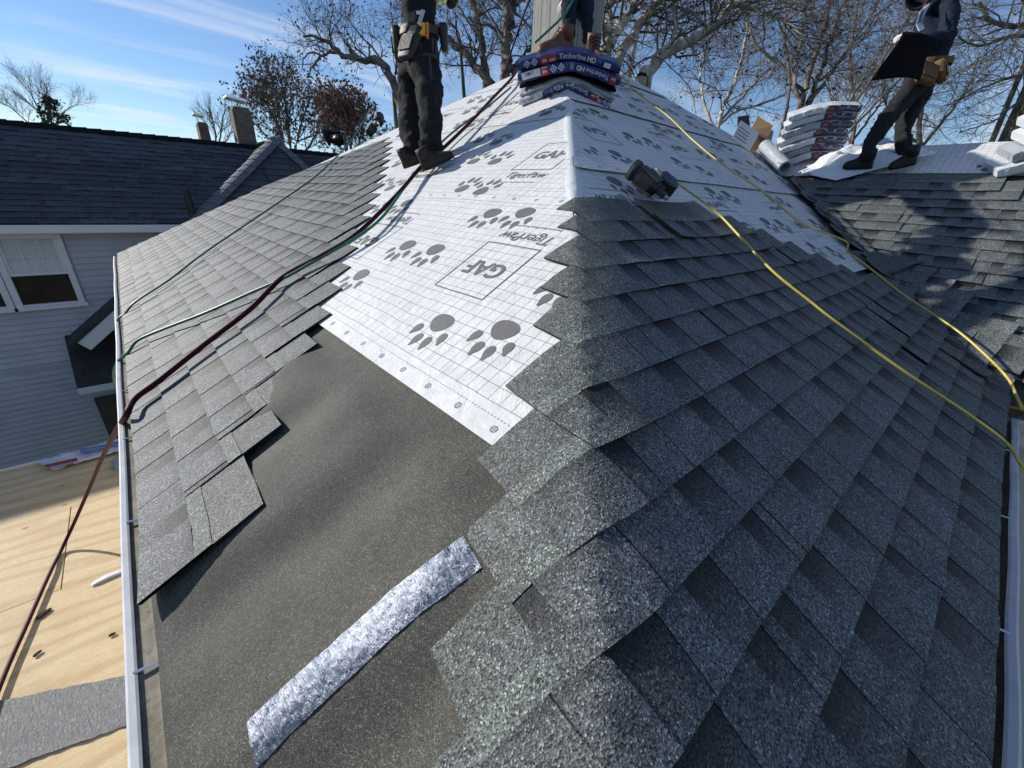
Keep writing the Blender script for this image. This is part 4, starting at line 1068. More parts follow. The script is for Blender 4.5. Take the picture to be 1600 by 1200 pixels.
# ------------------------------------------------------------------ hoses
def hose(name, label, pts, r, mat, group=None, n=8):
    c = spline(pts, 8); o = MB().tube(c, r, 8).build(name, mat, None, smoothf=True); tag(o, label, 'hose', group); return o
hr = .013
pts = [hitL(x, y, .035) for x, y in ((812, 112), (800, 130), (770, 162), (745, 190), (700, 235), (662, 268), (625, 312), (565, 372), (515, 404), (450, 440), (400, 490), (330, 545), (262, 600), (222, 631))]
gzl = zl(EX0)+.058
pts += [hitZ(196, 652, gzl), hitZ(178, 680, -1.25), hitZ(160, 715, -1.75), hitZ(140, 762, -2.3), hitZ(118, 812, -2.75), hitZ(98, 855, PZ+.035), hitZ(78, 895, PZ+.03), hitZ(40, 980, PZ+.03), hitZ(0, 1072, PZ+.03), hitZ(-80, 1290, PZ+.03)]
hose('air_hose', 'dark red air hose running down the roof and over the gutter to the plywood', pts, hr, M['hose_red'])
pts = [hitL(x, y, .030) for x, y in ((800, 142), (755, 180), (737, 192), (705, 217), (682, 240), (655, 272), (632, 305), (600, 348), (560, 379), (500, 413), (450, 441), (400, 463), (330, 494), (260, 521), (222, 538))]
pts += [hitZ(200, 551, gzl), hitZ(184, 566, -1.02), hitZ(178, 590, -1.2), hitZ(186, 622, -1.5), hitZ(196, 650, -1.8)]
hose('air_hose', 'green air hose running beside the red one past the worker and over the gutter', pts, .0085, M['hose_green'])
pts = [hitL(586, 186, .12), hitL(574, 192, .06), hitL(550, 225, .03), hitL(505, 272, .03), hitL(472, 298, .03), hitL(429, 327, .028), hitL(408, 342, .03), hitL(324, 399, .028), hitL(270, 441, .028), hitL(218, 476, .03)]
pts += [hitZ(196, 489, gzl), hitZ(184, 500, -1.0), hitZ(181, 520, -1.15), hitZ(188, 545, -1.5)]
hose('air_hose', 'thin green air hose from the far nail gun across the left shingles to the gutter', pts, .0075, M['hose_green'])
P = [hitL(808, 118, .05), hitL(848, 88, .1), atD(870, 66, 3.55), atD(890, 44, 3.7)]
hose('air_hose', 'short green air hose hanging at the chimney above the bundles', [O_+N_*.31-HD*.02-e_*.28, O_+N_*.37+HD*.0-e_*.20, O_+N_*.46+HD*.1-e_*.08, O_+N_*.55+HD*.4-e_*.0], .0085, M['hose_green'])
a = hitR(984, 288, .065); c = hitR(1026, 318, .05); gd = (c-a)/np.linalg.norm(c-a); gh = hitR(1058, 291, .09)-hitR(1000, 300, .07); gh = gh-gd*(gh@gd); gh /= np.linalg.norm(gh); gp = (a+c)/2-gd*.056+gh*.22
pts = [gp, gp+gh*.05+gd*.01]+[hitR(x, y, .045 if x < 1100 else .03) for x, y in ( (1108, 334), (1150, 377), (1200, 431), (1260, 480), (1300, 512), (1400, 585), (1500, 652), (1560, 698))]
pts += [hitZ(1600, 732, gzl), hitZ(1640, 775, -1.3), hitZ(1690, 840, -2.4)]
hose('air_hose', 'yellow air hose from the near nail gun down the shaded shingles to the right gutter', pts, .0062, M['hose_yellow'])
pts = [hitR(x, y, .03) for x, y in ((968, 118), (980, 138), (1000, 156), (1040, 186), (1080, 225), (1130, 266), (1190, 306), (1240, 350))]+[hitR(1265, 370, .06), hitR(1300, 398, .11)]
pts += [hitC(1320, 413, .12), hitC(1340, 428, .12), hitC(1400, 476, .11), hitC(1440, 504, .11), hitC(1490, 540, .11), hitC(1535, 576, .09), hitC(1570, 606, .06), hitZ(1600, 640, -.88), hitZ(1650, 700, -1.5)]
hose('air_hose', 'yellow green air hose lying along the valley from the bundles to the right edge', pts, .0066, M['hose_yellow'])
o = MB().tube(spline([O_+N_*.05-e_*.55+HD*.2, O_+N_*.6-e_*.30+HD*.35, np.array([3.73, 3.58, RZ+.5]), np.array([3.78, 3.56, RZ+.82])], 8), .007, 6).build('safety_rope', M['hose_red'], None, smoothf=True); tag(o, 'thin dark red rope rising past the chimney', 'rope')

# ------------------------------------------------------------------ nail guns
def nailer(loc, nose, hand, label, sc=1.0):
    """nose: direction the muzzle points, hand: direction of the grip"""
    d = np.array(nose, float); d /= np.linalg.norm(d); h = np.array(hand, float); h -= d*(h@d); h /= np.linalg.norm(h); k = np.cross(d, h)
    o = np.array(loc, float); t = thing('nail_gun', label, 'nail gun', o)
    P = lambda a, b, c: o+(d*a+h*b+k*c)*sc
    def cyl(name, pts, rad, mat, n=14): return MB().tube(pts, [r*sc for r in rad], n).build(name, mat, t, smoothf=False, bevel=.003*sc)
    cyl('housing', [P(-.10, 0, 0), P(-.06, 0, 0), P(.02, 0, 0), P(.06, 0, 0)], (.050, .054, .050, .036), M['black_tool'])
    for sg in (-1, 1): MB().box(P(-.02, .0, .044*sg), (d, h, k), (.07*sc, .030*sc, .012*sc)).build('side_cover', M['magnesium'], t, bevel=.006*sc)
    MB().box(P(-.10, .03, 0), (d, h, k), (.035*sc, .030*sc, .04*sc)).build('cap_block', M['black_tool'], t, bevel=.010*sc)
    cyl('head_cap', [P(-.145, 0, 0), P(-.14, 0, 0), P(-.115, 0, 0), P(-.10, 0, 0)], (.036, .058, .062, .057), M['magnesium'])
    for i in range(4):
        a = i*math.pi/2+.78; cyl('cap_bolt', [P(-.152, .032*math.cos(a), .032*math.sin(a)), P(-.095, .036*math.cos(a), .036*math.sin(a))], (.006, .006), M['steel'], 6)
    MB().box(P(.085, 0, 0), (d, h, k), (.035*sc, .022*sc, .018*sc)).build('nose', M['magnesium'], t, bevel=.006*sc)
    MB().box(P(.125, -.004, 0), (d, h, k), (.018*sc, .012*sc, .012*sc)).build('muzzle', M['steel'], t, bevel=.004*sc)
    MB().loft([[P(-.07+a*.0+ux_*wx, b, uy_*wy) for ux_, uy_ in ((-1, -1), (1, -1), (1, 1), (-1, 1))] for b, wx, wy, a in ((.03, .028, .020, 0), (.08, .021, .017, 0), (.15, .020, .017, 0), (.19, .024, .019, 0))]).build('handle', M['black_tool'], t, bevel=.008*sc)
    MB().loft([[P(-.03+ux_*.006, b, uy_*.007) for ux_, uy_ in ((-1, -1), (1, -1), (1, 1), (-1, 1))] for b in (.035, .06)]).build('trigger', M['steel'], t, bevel=.002)
    cyl('air_fitting', [P(-.07, .185, 0), P(-.07, .225, 0), P(-.062, .25, 0)], (.012, .012, .010), M['steel'], 8)
    cyl('magazine', [P(.055, .135, -.048), P(.055, .135, -.040), P(.055, .135, .040), P(.055, .135, .048)], (.058, .066, .066, .058), M['black_tool'], 18)
    MB().box(P(.03, .175, .01), (d, h, k), (.045*sc, .040*sc, .040*sc)).build('magazine_door', M['black_tool'], t, bevel=.008*sc)
    MB().box(P(.062, .06, 0), (d, h, k), (.022*sc, .055*sc, .026*sc)).build('feed_arm', M['black_tool'], t, bevel=.006*sc)
    MB().box(P(.005, .155, 0), (d, h, k), (.055*sc, .012*sc, .020*sc)).build('bracket', M['magnesium'], t, bevel=.004*sc)
    return t
a = hitR(984, 288, .065); c = hitR(1026, 318, .05); hd = hitR(1058, 291, .09)-hitR(1000, 300, .07)
nailer((a+c)/2, c-a, hd, 'black coil nail gun lying on the shaded underlayment with a yellow hose', .90)
a = hitL(588, 212, .05); c = hitL(574, 212, .12)
nailer(hitL(598, 200, .09), hitL(592, 212, .02)-hitL(604, 188, .14), hitL(586, 187, .12)-hitL(606, 196, .08), 'black nail gun lying on white underlayment behind the left worker', 1.0)
nailer(hitL(515, 226, .12)+np.array([.15, .3, .02]), np.array([.3, .5, -.6]), np.array([.8, -.5, .2]), 'black nail gun perched on the far hip against the trees', 1.05)

# ------------------------------------------------------------------ people
def skin_mesh(verts, edges, root, sub=2):
    names = list(verts); me = bpy.data.meshes.new('skin'); me.from_pydata([tuple(verts[n][0]) for n in names], [(names.index(a), names.index(b_)) for a, b_ in edges], [])
    o = bpy.data.objects.new('skin', me); COL.objects.link(o); sk = o.modifiers.new('skin', 'SKIN'); sk.use_smooth_shade = True
    if not me.skin_vertices: me.skin_vertices.new()
    for i, n in enumerate(names):
        r = verts[n][1]; r = (r, r) if np.isscalar(r) else r
        me.skin_vertices[0].data[i].radius = r; me.skin_vertices[0].data[i].use_root = (n == root)
    ss = o.modifiers.new('s', 'SUBSURF'); ss.levels = ss.render_levels = sub
    dg = bpy.context.evaluated_depsgraph_get(); dg.update(); out_ = bpy.data.meshes.new_from_object(o.evaluated_get(dg)); bpy.data.objects.remove(o); return out_
from mathutils import noise as mnoise
def body(parent, verts, edges, root, mats, seg_of, disp=.010, sub=3, name='body'):
    me = skin_mesh(verts, edges, root, sub)
    for mm in mats: me.materials.append(mm)
    ks = [(np.array(verts[a][0]), np.array(verts[b_][0]), mi) for (a, b_, mi) in seg_of]
    co = np.array([v.co[:] for v in me.vertices]); nr = np.array([v.normal[:] for v in me.vertices])
    for i in range(len(co)):
        p = Vector(co[i]); f = mnoise.noise(p*9)+.6*mnoise.noise(Vector((p.x*16, p.y*16, p.z*26)))+.35*mnoise.noise(Vector((p.x*30, p.y*30, p.z*60)))
        co[i] += nr[i]*disp*f
    for v, c_ in zip(me.vertices, co): v.co = c_
    for p in me.polygons:
        c_ = np.array(p.center); best = 1e9; bi = 0
        for a, b_, mi in ks:
            d = b_-a; t = min(1, max(0, (c_-a)@d/(d@d))); dist = np.linalg.norm(c_-(a+d*t))
            if dist < best: best = dist; bi = mi
        p.material_index = bi; p.use_smooth = True
    o = bpy.data.objects.new(name, me); link(o, parent); return o
def boot(parent, heel, toe, up, mat, sc=1.0):
    heel, toe, up = np.array(heel), np.array(toe), np.array(up); d = toe-heel; L = np.linalg.norm(d); d = d/L; up = up-d*(up@d); up /= np.linalg.norm(up); s_ = np.cross(up, d)
    def ring(t, w_, h, z0=0.012, n=12):
        c = heel+d*L*t; out_ = []
        for k in range(n):
            a = 2*math.pi*k/n; x, y = math.cos(a), math.sin(a)
            y = y if y > 0 else y*.25
            out_.append(c+s_*x*w_*(1-.15*max(0, y))*sc+up*(z0+(h-z0)*max(0, y)+(.0 if y >= 0 else 0))*sc)
        return out_
    bm_ = MB().loft([ring(-.02, .022, .06), ring(.03, .036, .12), ring(.2, .042, .155), ring(.36, .044, .14), ring(.5, .045, .098), ring(.68, .050, .078), ring(.86, .046, .066), ring(.97, .038, .056), ring(1.03, .024, .042), ring(1.05, .010, .03)])
    o = bm_.build('boot', mat, parent, smoothf=True); ssf = o.modifiers.new('s', 'SUBSURF'); ssf.levels = ssf.render_levels = 1
    # shaft
    sh_ = []
    for z_, w_ in ((.07, .044), (.12, .046), (.15, .046)):
        c = heel+d*L*.2+up*z_*sc; sh_.append([c+(d*math.cos(a)*w_*1.1+s_*math.sin(a)*w_)*sc for a in [2*math.pi*k/10 for k in range(10)]])
    MB().loft(sh_).build('boot_shaft', mat, o, smoothf=True)
    so_ = []
    for z_ in (0, .016): so_.append([heel+d*L*(.5+.54*math.cos(a))+s_*(.048 if math.cos(a) > 0 else .042)*math.sin(a)*sc+up*z_*sc for a in [2*math.pi*k/18 for k in range(18)]])
    MB().loft(so_).build('sole', M['sole'], o)
    for i in range(4):
        c0 = heel+d*L*(.40+.07*i)+up*(.125-.018*i)*sc
        MB().tube([c0-s_*.03*sc, c0+up*.012*sc, c0+s_*.03*sc], .0035*sc, 5).build('lace', M['hair'], o)
    return o
def hand(parent, wrist, d, palm_n, mat, curl=.9, sc=1.0, name='hand'):
    """palm with four unequal bent fingers and a thumb from the side of the palm"""
    wrist, d, n_ = np.array(wrist), np.array(d, float), np.array(palm_n, float); d /= np.linalg.norm(d); n_ -= d*(n_@d); n_ /= np.linalg.norm(n_); s_ = np.cross(n_, d)
    V = {'w': (wrist, .026*sc), 'p': (wrist+d*.045*sc, (.030*sc, .018*sc)), 'q': (wrist+d*.08*sc, (.034*sc, .016*sc))}; E = [('w', 'p'), ('p', 'q')]
    for i, (off, L) in enumerate(((-.030, .066), (-.010, .078), (.011, .073), (.030, .056))):
        p = wrist+d*.082*sc+s_*off*sc; a = 0; last = 'q'
        for j, fr in enumerate((.45, .32, .23)):
            a += curl*(.6, .9, .6)[j]; p = p+(d*math.cos(a)+n_*math.sin(a))*L*fr*sc; nm = 'f%d%d' % (i, j); V[nm] = (p, (.0095, .009, .0075)[j]*sc); E.append((last, nm)); last = nm
    p = wrist+d*.03*sc-s_*.034*sc; V['t0'] = (p, .012*sc); E.append(('p', 't0')); p = p+(d*.6-s_*.5+n_*.4)*.034*sc; V['t1'] = (p, .010*sc); E.append(('t0', 't1')); p = p+(d*.7+n_*.6)*.028*sc; V['t2'] = (p, .008*sc); E.append(('t1', 't2'))
    me = skin_mesh(V, E, 'p', 2); me.materials.append(mat); o = bpy.data.objects.new(name, me); link(o, parent); return o
def pouch(parent, c, out_, up, w_, h, dep, mat, name='pouch', flap=True):
    c, out_, up = np.array(c), np.array(out_, float), np.array(up, float); out_ /= np.linalg.norm(out_); up -= out_*(up@out_); up /= np.linalg.norm(up); s_ = np.cross(up, out_)
    def ring(z, k, kd): 
        P = []
        for a in [2*math.pi*i/12 for i in range(12)]:
            x, y = math.cos(a), math.sin(a); x = math.copysign(abs(x)**.6, x); y = math.copysign(abs(y)**.6, y)
            P.append(c+s_*x*w_/2*k+out_*(y*dep/2*kd+dep*.15*(1-kd))+up*z*h)
        return P
    o = MB().loft([ring(-.5, .70, .55), ring(-.44, .86, .8), ring(-.1, .98, 1.0), ring(.3, 1.0, .95), ring(.5, 1.08, 1.05), ring(.47, .96, .85), ring(.1, .85, .7)]).build(name, mat, parent, smoothf=True)
    if flap: MB().loft([[c+s_*x*w_*.36+out_*(dep*.53+.004)+up*h*z for x in (-1, 1)]+[c+s_*x*w_*.36+out_*(dep*.53-.004)+up*h*z for x in (1, -1)] for z in (-.3, 0, .2)]).build('front_pocket', mat, o, bevel=.004)
    return o
def belt(parent, c, r, up, mat, w_=.03, name='belt'):
    c = np.array(c); rings = []
    for a in [2*math.pi*i/28 for i in range(29)]:
        dr_ = CR*math.cos(a)*r[0]+np.cross(_up3, CR)*math.sin(a)*r[1]; u = dr_/np.linalg.norm(dr_)
        rings.append([c+dr_-_up3*w_, c+dr_+_up3*w_, c+dr_+u*.006+_up3*w_, c+dr_+u*.006-_up3*w_])
    return MB().loft(rings, False).build(name, mat, parent)
_up3 = np.array([0, 0, 1.])
# --- left worker, seen from the back right, standing on the white underlayment
fr, fl = hitL(676, 266), hitL(641, 262)
wl = thing('person', 'worker in black hoodie and trousers with a tool belt, standing on the white underlayment', 'person', (fr+fl)/2)
Dl = ((fr+fl)/2)@CF
J = lambda x, y, dd=0: atD(x, y, Dl+dd)
tdir = np.array([1., .05, TP*1.0]); tdir /= np.linalg.norm(tdir)
V = {'pel': (J(654, 88, -.02), (.135, .12)), 'wst': (J(653, 45, -.02), (.125, .11)), 'chs': (J(654, -15, 0), (.15, .12)), 'nkb': (J(654, -62, 0), .085), 'nek': (J(656, -78, 0), .05), 'hd0': (J(660, -98, 0), .082), 'hd1': (J(662, -122, 0), .078),
     'hpr': (J(668, 112, -.09), .108), 'knr': (J(674, 185, -.10), .088), 'anr': (J(674, 246, -.06), .078), 'hpl': (J(641, 112, .09), .105), 'knl': (J(641, 185, .12), .086), 'anl': (J(645, 243, .10), .076),
     'shr': (J(683, -46, -.06), .068), 'elr': (J(713, -6, -.02), .052), 'wrr': (J(703, 6, .12), .036), 'shl': (J(628, -46, .08), .068), 'ell': (J(634, 4, .20), .052), 'wrl': (J(676, 6, .30), .036),
     'anr2': (J(674, 253, -.05), .060), 'anl2': (J(645, 250, .10), .06)}
E_ = [('pel', 'wst'), ('wst', 'chs'), ('chs', 'nkb'), ('nkb', 'nek'), ('nek', 'hd0'), ('hd0', 'hd1'), ('pel', 'hpr'), ('hpr', 'knr'), ('knr', 'anr'), ('anr', 'anr2'), ('pel', 'hpl'), ('hpl', 'knl'), ('knl', 'anl'), ('anl', 'anl2'), ('nkb', 'shr'), ('shr', 'elr'), ('elr', 'wrr'), ('nkb', 'shl'), ('shl', 'ell'), ('ell', 'wrl')]
S_ = [('pel', 'hpr', 1), ('hpr', 'knr', 1), ('knr', 'anr', 1), ('anr', 'anr2', 1), ('pel', 'hpl', 1), ('hpl', 'knl', 1), ('knl', 'anl', 1), ('anl', 'anl2', 1), ('pel', 'wst', 0), ('wst', 'chs', 0), ('chs', 'nkb', 0), ('nek', 'hd0', 2), ('hd0', 'hd1', 2), ('shr', 'elr', 0), ('elr', 'wrr', 0), ('shl', 'ell', 0), ('ell', 'wrl', 0), ('nkb', 'shr', 0), ('nkb', 'shl', 0)]
body(wl, V, E_, 'pel', [M['black_cloth'], M['pants_black'], M['skin']], S_, .024)
for (x0, y0, x1, y1, h) in ((664, 270, 709, 249, .012), (634, 266, 668, 254, .012)):
    boot(wl, hitL(x0, y0, h), hitL(x1, y1, h), nL*.75+_zz*.5, M['boot'], .92)
hc = V['hd1'][0]; b = MB()
rings = []
for z_, r in ((-.09, .085), (-.02, .098), (.05, .094), (.085, .06), (.098, .01)): rings.append([hc+np.array([math.cos(a)*r, math.sin(a)*r, z_]) for a in [2*math.pi*k/14 for k in range(14)]])
MB().loft(rings).build('knit_cap', M['black_cloth'], wl, smoothf=True)
fx = np.array([.9, .35, 0]); fx /= np.linalg.norm(fx); sx_ = np.array([-fx[1], fx[0], 0])
hd = V['hd0'][0]
MB().loft([[hd+fx*(.075+k)+sx_*x+_zz*z_ for x, z_ in ((-.012, -.02), (.012, -.02), (.004, .02), (-.004, .02))] for k in (0, .024)]).build('nose', M['skin'], wl, smoothf=True)
for sgn in (-1, 1): MB().tube([hd+fx*.074+sx_*.03*sgn+_zz*.022, hd+fx*.082+sx_*.03*sgn+_zz*.022], .010, 8).build('eye', M['hair'], wl)
MB().box(hd+fx*.080-_zz*.042, (fx, sx_, _zz), (.004, .022, .005)).build('mouth', M['hose_red'], wl)
for sgn in (-1, 1): MB().box(hd+sx_*.082*sgn+_zz*.0, (fx, sx_, _zz), (.018, .008, .028)).build('ear', M['skin'], wl, bevel=.006)
hand(wl, V['wrr'][0], tdir+np.array([0, .7, .1]), np.array([0, .4, -1]), M['glove_y'], .7, .95, 'glove'); hand(wl, V['wrl'][0], tdir+np.array([0, -.4, .1]), np.array([0, -.4, -1]), M['glove_y'], .7, .95, 'glove')
bl = belt(wl, J(653, 52, -.02), (.155, .14), None, M['pouch_black'], .024, 'tool_belt')
tw = -CF+np.array([0, 0, .15]); lf = -CR
pouch(bl, J(640, 70, -.15), tw+lf*.6, _zz, .17, .21, .07, M['pouch_black']); pouch(bl, J(622, 70, -.02), lf, _zz, .12, .20, .07, M['pouch_black']); pouch(bl, J(634, 47, -.14), tw+lf*.8, _zz, .11, .075, .05, M['pouch_black'], flap=False)
pouch(bl, J(694, 62, .02), CR, _zz, .12, .17, .06, M['pouch_black'], flap=False)
MB().box(J(660, 46, -.19), (CR, CF, CU), (.021, .012, .040)).build('yellow_tool', M['yellow'], bl, bevel=.004); MB().box(J(668, 48, -.19), (CR, CF, CU), (.008, .011, .052)).build('orange_tool', M['orange'], bl, bevel=.003)
MB().box(J(658, 27, -.19), (CR*.96-CU*.28, CF, CU*.96+CR*.28), (.014, .003, .055)).build('folding_rule', M['steel'], bl, bevel=.002); MB().box(J(655, 20, -.193), (CR, CF, CU), (.017, .004, .012)).build('rule_head', M['white_metal'], bl, bevel=.003)
for x, y0, y1 in ((676, 60, 84), (682, 62, 88), (657, 68, 84)): MB().tube([J(x, y0, -.17), J(x, y1, -.17)], .007, 6).build('screwdriver', M['magnesium'], bl)
MB().tube(spline([J(653, 95, -.17), J(664, 86, -.18), J(676, 87, -.18), J(684, 90, -.17)], 5), .011, 8).build('hammer_head', M['magnesium'], bl); MB().tube(spline([J(671, 88, -.18), J(674, 118, -.17), J(678, 135, -.16), J(682, 165, -.15)], 5), .010, 8).build('hammer_handle', M['black_tool'], bl)

# --- right worker, on the cross wing, holding a dark sheet
gl, gr = hitC(1346, 272), hitC(1408, 268)
wr_ = thing('person', 'worker in dark blue hooded jacket with a tan pouch, holding a dark sheet', 'person', (gl+gr)/2)
Dr_ = ((gl+gr)/2)@CF
K = lambda x, y, dd=0: atD(x, y, Dr_+dd)
V = {'pel': (K(1440, 125, 0), (.145, .125)), 'wst': (K(1452, 92, 0), (.15, .13)), 'chs': (K(1462, 42, 0), (.185, .155)), 'nkb': (K(1462, 4, 0), .11), 'nek': (K(1453, -6, -.01), .06), 'hd0': (K(1441, -10, -.03), .082), 'hd1': (K(1438, -24, -.03), .08),
     'hpl': (K(1420, 145, -.06), .098), 'knl': (K(1376, 196, -.08), .075), 'anl': (K(1354, 240, -.04), .062), 'hpr': (K(1436, 148, .06), .098), 'knr': (K(1412, 196, .06), .078), 'anr': (K(1411, 240, .04), .066),
     'shl': (K(1484, 14, -.12), .082), 'ell': (K(1478, 60, -.20), .066), 'wrl': (K(1432, 60, -.24), .042), 'shr': (K(1450, 14, .14), .08), 'elr': (K(1444, 58, .14), .062), 'wrr': (K(1420, 62, .0), .04),
     'anl2': (K(1352, 252, -.04), .056), 'anr2': (K(1411, 252, .04), .058)}
body(wr_, V, E_, 'pel', [M['navy_cloth'], M['pants_black'], M['skin']], S_, .020)
for (p, q_, h) in (((1360, 268), (1317, 268), .012), ((1428, 262), (1388, 270), .012)):
    a, c = hitC(*p, h+.02), hitC(*q_, h+.02); boot(wr_, a, c, nL*.6+_zz*.6, M['boot_black'], 1.15)
fx = K(1425, -2, -.2)-K(1441, -12, -.03); fx /= np.linalg.norm(fx); sx_ = np.cross(_zz, fx); sx_ /= np.linalg.norm(sx_); ux_ = np.cross(fx, sx_); hd = V['hd0'][0]
MB().loft([[hd+fx*(.072+k)+sx_*x+ux_*z_ for x, z_ in ((-.013, -.022), (.013, -.022), (.005, .02), (-.005, .02))] for k in (0, .026)]).build('nose', M['skin'], wr_, smoothf=True)
for sgn in (-1, 1): MB().tube([hd+fx*.072+sx_*.03*sgn+ux_*.024, hd+fx*.081+sx_*.03*sgn+ux_*.024], .010, 8).build('eye', M['hair'], wr_)
MB().box(hd+fx*.079-ux_*.044, (fx, sx_, ux_), (.004, .024, .005)).build('mouth', M['hose_red'], wr_)
rings = []
for t, r, k in ((-.115, .075, 0), (-.09, .118, 0), (-.02, .128, .0), (.05, .122, .01), (.075, .108, .01), (.06, .095, .01), (.0, .09, 0)):
    rings.append([hd+ux_*.01+fx*(t+.02*math.sin(a))+(sx_*math.cos(a)+ux_*math.sin(a)*1.12)*r for a in [2*math.pi*i/18 for i in range(18)]])
MB().loft(rings, False).build('hood', M['navy_cloth'], wr_, smoothf=True)
for dx_ in (0, 7): MB().tube(spline([K(1446+dx_, 6, -.16), K(1437+dx_, 22, -.22), K(1432+dx_, 38, -.24)], 5), .005, 5).build('drawstring', M['blue_ink'], wr_)
MB().box(K(1438, 42, -.22), (CR*.9+CU*.4, CF, CU*.9-CR*.4), (.03, .004, .035)).build('chest_print', M['wrap'], wr_, bevel=.004)
hand(wr_, K(1428, 56, -.24), K(1410, 54, -.25)-K(1428, 56, -.24), -_zz+CF*.3, M['glove'], .75, 1.25, 'glove'); hand(wr_, K(1424, 60, -.05), K(1408, 56, -.14)-K(1424, 60, -.05), -_zz, M['glove'], .75, 1.2, 'glove')
bl2 = belt(wr_, K(1451, 100, 0), (.185, .165), None, M['pouch_tan'], .026, 'tool_belt')
pouch(bl2, K(1447, 117, -.19), -CF+CR*.1, _zz+CR*.25, .20, .17, .09, M['pouch_tan']); pouch(bl2, K(1470, 113, -.13), -CF*.8+CR*.7, _zz+CR*.25, .18, .16, .09, M['pouch_tan'])
# the dark sheet in his hands
c = [K(1411, 50, -.31), K(1462, 62, -.27), K(1428, 132, -.20), K(1363, 124, -.36)]
o = quad_patch('roofing_sheet', c, 14, 12, lambda u, v: .05*math.sin(u*2.6)*v+.02*math.sin(v*5+u*3), M['felt'], None, .006); tag(o, 'dark rectangular roofing sheet held by the worker on the right', 'roofing sheet')

# ------------------------------------------------------------------ things on the ridge
w3 = thing('person', 'worker in dark navy trousers and red brown boots crouching behind the topmost bundle', 'person', O_+HD*.62)
D3 = (O_+HD*.50+N_*.20)@CF
Q = lambda x, y, dd=0: atD(x, y, D3+dd)
V = {'pel': (Q(904, 14, .42), (.12, .11)), 'wst': (Q(903, -4, .50), (.115, .10)), 'chs': (Q(900, -26, .52), (.135, .11)), 'nkb': (Q(898, -42, .50), .08), 'nek': (Q(897, -48, .47), .05), 'hd0': (Q(894, -58, .42), .078), 'hd1': (Q(893, -70, .41), .072),
     'hpl': (Q(896, 14, .34), .090), 'knl': (Q(889, 4, -.06), .076), 'anl': (Q(889, 50, -.04), .062), 'anl2': (Q(889, 60, -.04), .055), 'hpr': (Q(913, 16, .38), .090), 'knr': (Q(914, 8, .0), .076), 'anr': (Q(917, 54, .04), .062), 'anr2': (Q(918, 64, .04), .055),
     'shl': (Q(886, -30, .46), .06), 'ell': (Q(880, -8, .26), .048), 'wrl': (Q(884, -4, .04), .036), 'shr': (Q(911, -32, .54), .06), 'elr': (Q(922, -8, .32), .048), 'wrr': (Q(916, -2, .08), .036)}
body(w3, V, E_, 'pel', [M['navy_cloth'], M['navy_trousers'], M['skin']], S_, .018)
boot(w3, Q(893, 84, -.03), Q(843, 84, -.14), N_*.6+_zz*.5, M['leather'], 1.25); boot(w3, Q(920, 96, .07), Q(936, 106, -.24), N_*.3+_zz*.8, M['leather'], 1.3)
hd = V['hd0'][0]; fx = -CF*.6-CR*.8; fx[2] = 0; fx /= np.linalg.norm(fx); sx_ = np.array([-fx[1], fx[0], 0])
MB().loft([[hd+fx*(.072+k)+sx_*x+_zz*z_ for x, z_ in ((-.012, -.02), (.012, -.02), (.004, .02), (-.004, .02))] for k in (0, .024)]).build('nose', M['skin'], w3, smoothf=True)
for sgn in (-1, 1): MB().tube([hd+fx*.072+sx_*.03*sgn+_zz*.022, hd+fx*.081+sx_*.03*sgn+_zz*.022], .010, 8).build('eye', M['hair'], w3); MB().box(hd+sx_*.08*sgn, (fx, sx_, _zz), (.018, .008, .028)).build('ear', M['skin'], w3, bevel=.006)
MB().box(hd+fx*.078-_zz*.042, (fx, sx_, _zz), (.004, .022, .005)).build('mouth', M['hose_red'], w3)
hc = V['hd1'][0]; MB().loft([[hc+np.array([math.cos(a)*r, math.sin(a)*r, z_]) for a in [2*math.pi*k/14 for k in range(14)]] for z_, r in ((-.07, .085), (-.01, .095), (.05, .088), (.085, .055), (.095, .01))]).build('knit_cap', M['black_cloth'], w3, smoothf=True)
hand(w3, V['wrl'][0], -_zz*.8+fx*.6, -fx, M['glove'], .6, .95, 'glove'); hand(w3, V['wrr'][0], -_zz*.8+fx*.6, -fx, M['glove'], .6, .95, 'glove')
# white plastic sheeting under the right worker
c = [hitC(1246, 274), hitC(1305, 286), hitC(1462, 246), hitC(1372, 218)]
n3, n7, n18 = nz(21, 3.2), nz(22, 8), nz(23, 18)
def crumple(u, v):
    k = 1-.9*smooth((u-.40)/.3)*(1-smooth((v-.62)/.2))
    return .030+(.16*max(0, .25+n3(u, v))*math.sin(min(1, max(0, v*1.3))*2.6)**2+.035*abs(n7(u, v)))*k+.010*n18(u, v)*(.4+.6*k)
o = quad_patch('plastic_sheeting', c, 46, 30, crumple, M['plastic'], None, .002, .012); tag(o, 'crumpled white plastic sheeting on the roof under the right worker', 'plastic sheet')
# roll of membrane in the valley
a, c = hitR(1186, 240, .09), hitC(1226, 274, .085); ax = (c-a)/np.linalg.norm(c-a); s1 = np.cross(ax, _zz); s1 /= np.linalg.norm(s1); s2 = np.cross(s1, ax)
rings = []
L_ = np.linalg.norm(c-a)
for t, r in ((0, .04), (0, .075), (1, .075), (1, .052), (0, .048)): rings.append([a+ax*L_*t+(s1*math.cos(q_)+s2*math.sin(q_))*r for q_ in [2*math.pi*i/18 for i in range(18)]])
o = MB().loft(rings, False).build('membrane_roll', M['wrap_grey'], None); tag(o, 'grey roll of membrane lying in the valley left of the bundle stack', 'roll')
